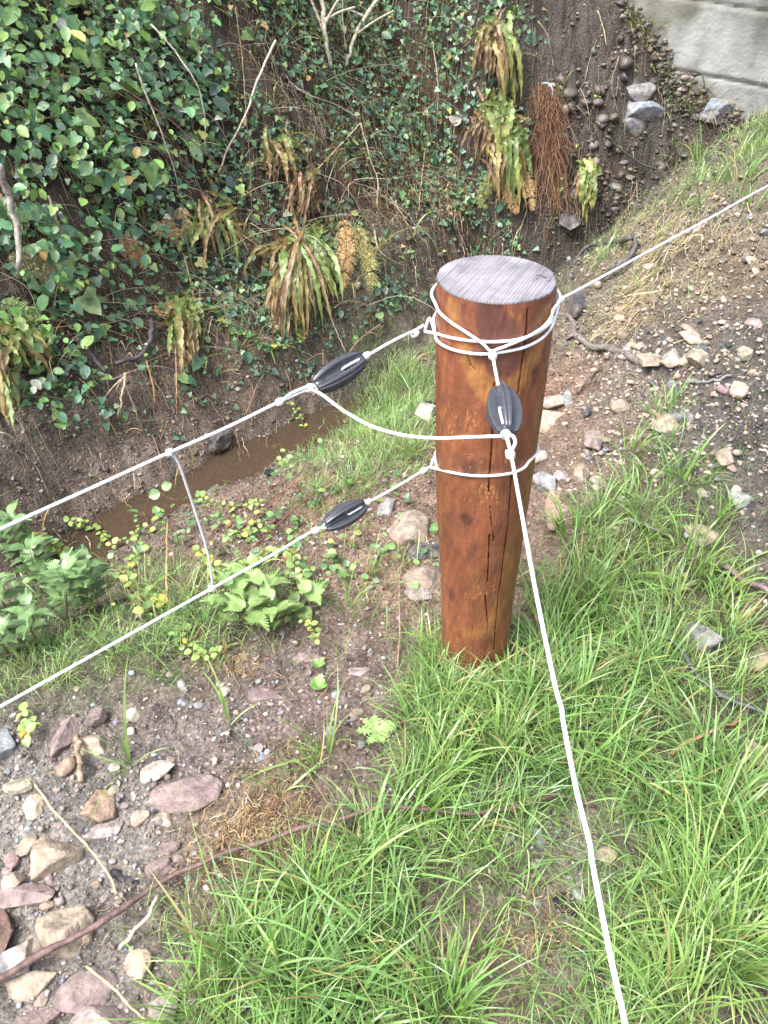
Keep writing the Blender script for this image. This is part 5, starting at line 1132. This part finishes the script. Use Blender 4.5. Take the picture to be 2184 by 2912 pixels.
# ------------------------------------------------------------------ weeds in front of the stream
def nettle(px, py, hgt, label, lean=(0, 0), col=(.20, .34, .10)):
    b = G(px, py); tip = b + [lean[0], lean[1], hgt]; K_ = 12; tt = np.linspace(0, 1, K_)
    P = b * (1 - tt)[:, None] + tip * tt[:, None]; P[:, 0] += .01 * np.sin(tt * 3 + px); 
    mb = MB(); V, Q, T = tube(P, np.linspace(.0028, .0012, K_), 6); mb.add(V, Q=Q, T=T, C=(.16, .20, .07))
    root = mb.build('nettle', M_leaf); tag(root, label, 'nettle', 'nettles on the near bank')
    lm = MB(); n = max(4, int(hgt / .022)); a0 = rng.uniform(0, 6)
    for i in range(n):
        f = .2 + .8 * i / (n - 1); c = np.array([np.interp(f, tt, P[:, k]) for k in range(3)]); a = a0 + i * np.pi / 2 + rng.normal() * .2
        for s in (0, np.pi):
            dr = np.array([math.cos(a + s), math.sin(a + s), .35 - .9 * (1 - f)]); sz = .060 * (.45 + .75 * math.sin(math.pi * min(1, 1.15 * (1 - f * .78)))) * rng.uniform(.8, 1.15)
            pet = c + nz(dr) * .012
            leaves(pet[None], np.array([[-dr[0] * .35, -dr[1] * .35, 1.0]]) + rng.normal(size=(1, 3)) * .15, dr[None], np.array([sz]), np.clip(np.array([col]) * np.exp(rng.normal() * .15) * (1 + .4 * (f - .5)), .01, 1), lm, NETTLE, fold=.12, curl=.35)
    lm.build('leaves', M_leaf, root)
WM = dmap(['....67775431..........', '665445667654..........', '7765556776554.........', '777765467777642.......', '88876653233211........', '886421................'], 13)
P = sample(26000, (-2.2, .6), (.6, 3.4)); v, x, y = visible(P, 150); n_ = -.77 * P[:, 0] + .64 * P[:, 1]; d = look(WM, x, y); keep = v & (n_ < 2.1) & (rng.uniform(size=len(P)) < d ** 1.6 * .32 * np.clip(.6 + 1.6 * fbm(P[:, 0], P[:, 1], 5, 2, 66), 0, 2)); P = P[keep]; N = len(P)
print('weeds', N); hh = rng.uniform(.005, .09, N) * np.where(x[keep] < 500, 1, .5); Pp = P.copy(); Pp[:, 2] += hh; mb = MB()
C = pick([(.13, .24, .08), (.18, .30, .10), (.09, .18, .07), (.30, .33, .09), (.26, .10, .06)], N, [5, 4, 4, 1.5, .5], .2)
a = rng.uniform(0, 6.28, N); yd = np.stack([np.cos(a), np.sin(a), -.1 + .4 * rng.normal(size=N)], -1); fc = np.array([0, -.1, 1]) + rng.normal(size=(N, 3)) * .35
sz = rng.uniform(.012, .030, N); h1 = rng.uniform(size=N) < .3
leaves(Pp[~h1], fc[~h1], yd[~h1], sz[~h1], C[~h1], mb, OVAL * [1.2, 1]); leaves(Pp[h1], fc[h1], yd[h1], sz[h1] * 1.5, C[h1], mb, NETTLE, curl=.3)
sel = rng.uniform(size=N) < .5; Q = np.stack([P[sel] * (1 - f) + Pp[sel] * f for f in (0, .5, 1)], 1); strands(Q, np.full((sel.sum(), 3), .0009), C[sel] * .6, mb)
tag(mb.build('low_weeds', M_leaf, origin=(0, 0, 0)), 'mixed low leafy weeds on the near bank of the stream', 'weeds', kind='stuff')
NT = [(60,1600,.22,'tall nettle at the left edge nearest the upper cord'),(130,1690,.20,'nettle left of the serrated clump under the upper cord'),(40,1760,.18,'low nettle at the left edge above the lower cord'),(200,1760,.22,'large serrated nettle in the middle of the left weeds'),
 (280,1740,.20,'nettle on the right of the left weed clump'),(110,1830,.15,'short nettle just above the lower cord at left'),(230,1680,.16,'pale nettle behind the large serrated one'),(20,1880,.14,'small nettle touching the lower cord at left edge'),
 (700,1700,.10,'broad pale nettle right of where the drop cord meets the lower cord'),(745,1740,.10,'nettle beside the dark curved twig'),(690,1770,.09,'low nettle on the near bank under the drop cord'),(800,1780,.09,'rightmost nettle on the near bank edge'),(640,1740,.08,'small nettle left of the broad pale one'),(840,1740,.06,'tiny nettle at the end of the dark curved twig')]
for a, b_, h_, lab in NT:
    nettle(a, b_, h_, lab, lean=(rng.normal() * .02, rng.normal() * .02), col=(.19, .29, .10) if a > 500 else (.13, .22, .09))
def spray(pts, n, size, label, off=.05, col=(.24, .34, .10), stemc=(.16, .10, .05), yel=.1, shape=OVAL):
    P = catmull([G(a, b, off) for a, b in pts], 6); mb = MB(); V, Q, T = tube(P, .0013, 5); mb.add(V, Q=Q, T=T, C=stemc)
    for i in range(n):
        c = P[int((i + .5) / n * (len(P) - 1))]
        for k in range(3):
            a = rng.uniform(0, 6) if k == 0 else a + 2.1; dr = np.array([math.cos(a), math.sin(a), .25])
            cc = np.array(col) * np.exp(rng.normal() * .18)
            if rng.uniform() < yel: cc = np.array([.42, .38, .07])
            leaves((c + dr * .004)[None], np.array([[0, -.15, 1.0]]) + rng.normal(size=(1, 3)) * .3, dr[None], np.array([size * rng.uniform(.7, 1.2)]), cc[None], mb, shape * [1.15, 1], fold=.12)
    tag(mb.build('leafy_runner', M_leaf), label, 'runner plant', 'leafy runners by the stream')
SP = [([(560,1400),(600,1430),(680,1440),(760,1420)],7,.022,'leafy runner right of the drop cord above the lower cord'),
 ([(790,1260),(800,1310),(830,1340)],5,.026,'pale round-leaved sprig on the bank below the sagging cord'),
 ([(820,1140),(850,1180),(870,1230)],4,.018,'small sprig standing at the edge of the stream'),
 ([(640,1530),(700,1510),(780,1500)],6,.022,'leafy runner crossing the lower cord left of its insulator'),
 ([(690,1610),(740,1590),(800,1560),(850,1590)],8,.022,'leafy runner just under the lower cord'),
 ([(560,1560),(600,1600),(620,1660)],6,.024,'yellowing sprig behind the drop cord'),
 ([(340,1620),(400,1680),(480,1720)],9,.026,'yellow-green bramble runner in the left weeds'),
 ([(200,1480),(270,1500),(330,1560)],8,.026,'leafy runner at the water edge in the left weeds'),
 ([(380,1510),(400,1560),(370,1600)],6,.026,'pale sprig left of the orange stem'),
 ([(60,1520),(130,1540),(200,1580)],9,.03,'leafy runner at the left edge below the upper cord'),
 ([(820,1580),(860,1640),(870,1690)],6,.022,'leafy sprig below the lower insulator'),
 ([(860,1760),(890,1790),(900,1830)],4,.016,'small leafy sprig at the edge of the bare soil'),
 ([(930,920),(940,960),(935,990)],4,.016,'little dark sprig above the upper left insulator'),
 ([(830,900),(860,960),(800,990)],7,.022,'leafy sprig at the foot of the large fern'),
 ([(150,1050),(180,1080),(200,1130)],6,.022,'dark green sprig hanging on the left mud bank'),
 ([(560,860),(620,890),(640,930),(700,950)],12,.026,'ivy spray hanging over the left mud bank'),
 ([(690,940),(740,980),(780,990)],7,.022,'ivy spray at the top of the middle mud bank'),
 ([(500,1800),(560,1860),(620,1850)],6,.02,'low leafy runner beside the straw clump'),
 ([(60,2020),(90,2060),(60,2100)],5,.024,'leafy sprig at the left edge above the blue-grey stone'),
 ([(1720,230),(1610,480),(1590,560)],4,.018,'few small leaves beside the brown root mat')]
for k, (pts, n, s, lab) in enumerate(SP): spray(pts, n, s, lab, yel=.45 if 'yellow' in lab else .08, col=(.07,.17,.06) if ('ivy' in lab or 'dark' in lab) else (.22,.33,.09), shape=IVY if 'ivy' in lab else OVAL)
# round leaf pair by the drop cord
mb = MB(); p = G(455, 1400, .25); leaves(np.array([p, p + [.01, 0, .015]]), np.array([[0, -.7, .7], [0, -.6, .8]]), np.array([[-.9, -.3, -.2], [.8, .2, .6]]), np.array([.045, .04]), np.array([[.13, .22, .09], [.16, .26, .10]]), mb, OVAL * [1.35, 1])
V, Q, T = tube(catmull([G(505, 1460, .02), (p + G(505, 1460, .02)) / 2 + [0, 0, .02], p], 5), .0014, 5); mb.add(V, Q=Q, T=T, C=(.17, .12, .08))
tag(mb.build('round_leaf_sprig', M_leaf), 'sprig with two round grey-green leaves left of the drop cord', 'sprig')
# lobed seedlings
def rosette(px, py, n, L, label, col=(.26, .40, .14), up=.5):
    b = G(px, py, 0, .003); mb = MB()
    for i in range(n):
        a = i * 2.4 + rng.normal() * .2; K_ = 12; tt = np.linspace(0, 1, K_); dr = np.array([math.cos(a), math.sin(a), up]); dr = nz(dr); Ln = L * rng.uniform(.7, 1.15)
        P = b + dr * (tt * Ln)[:, None]; P[:, 2] -= tt ** 2 * Ln * .25; sd_ = np.array([-math.sin(a), math.cos(a), 0])
        w_ = L * .19 * np.interp(tt, [0, .2, .7, 1], [.25, .6, 1, .05]) * (1 + .55 * np.where(np.arange(K_) % 2, 1, -1))
        ribbons(P[None], (w_ * 2)[None], sd_[None], np.array([col]) * rng.uniform(.85, 1.2), mb)
    tag(mb.build('lobed_seedling', M_leaf), label, 'seedling', 'lobed seedlings on bare soil')
rosette(1075, 2085, 9, .055, 'pale lobed thistle seedling beside the thick grass', up=.7)
rosette(905, 1960, 10, .045, 'upright lobed seedling on the brown soil below the nettles', (.20, .36, .10), 1.4)
rosette(905, 1900, 7, .035, 'small lobed seedling right above the upright one', (.22, .38, .12), 1.6)
rosette(850, 1880, 5, .022, 'tiny round seedling under the nettles')
rosette(1985, 1970, 6, .03, 'light green clover sprig on the dark stick at right', (.2, .36, .08), 1.0)
rosette(1720, 1640, 6, .035, 'flat green seedling in the grass right of the front cord', (.16, .34, .09), .3)
rosette(900, 2740, 5, .03, 'small low seedling in the bottom grass', (.2, .36, .1), .5)
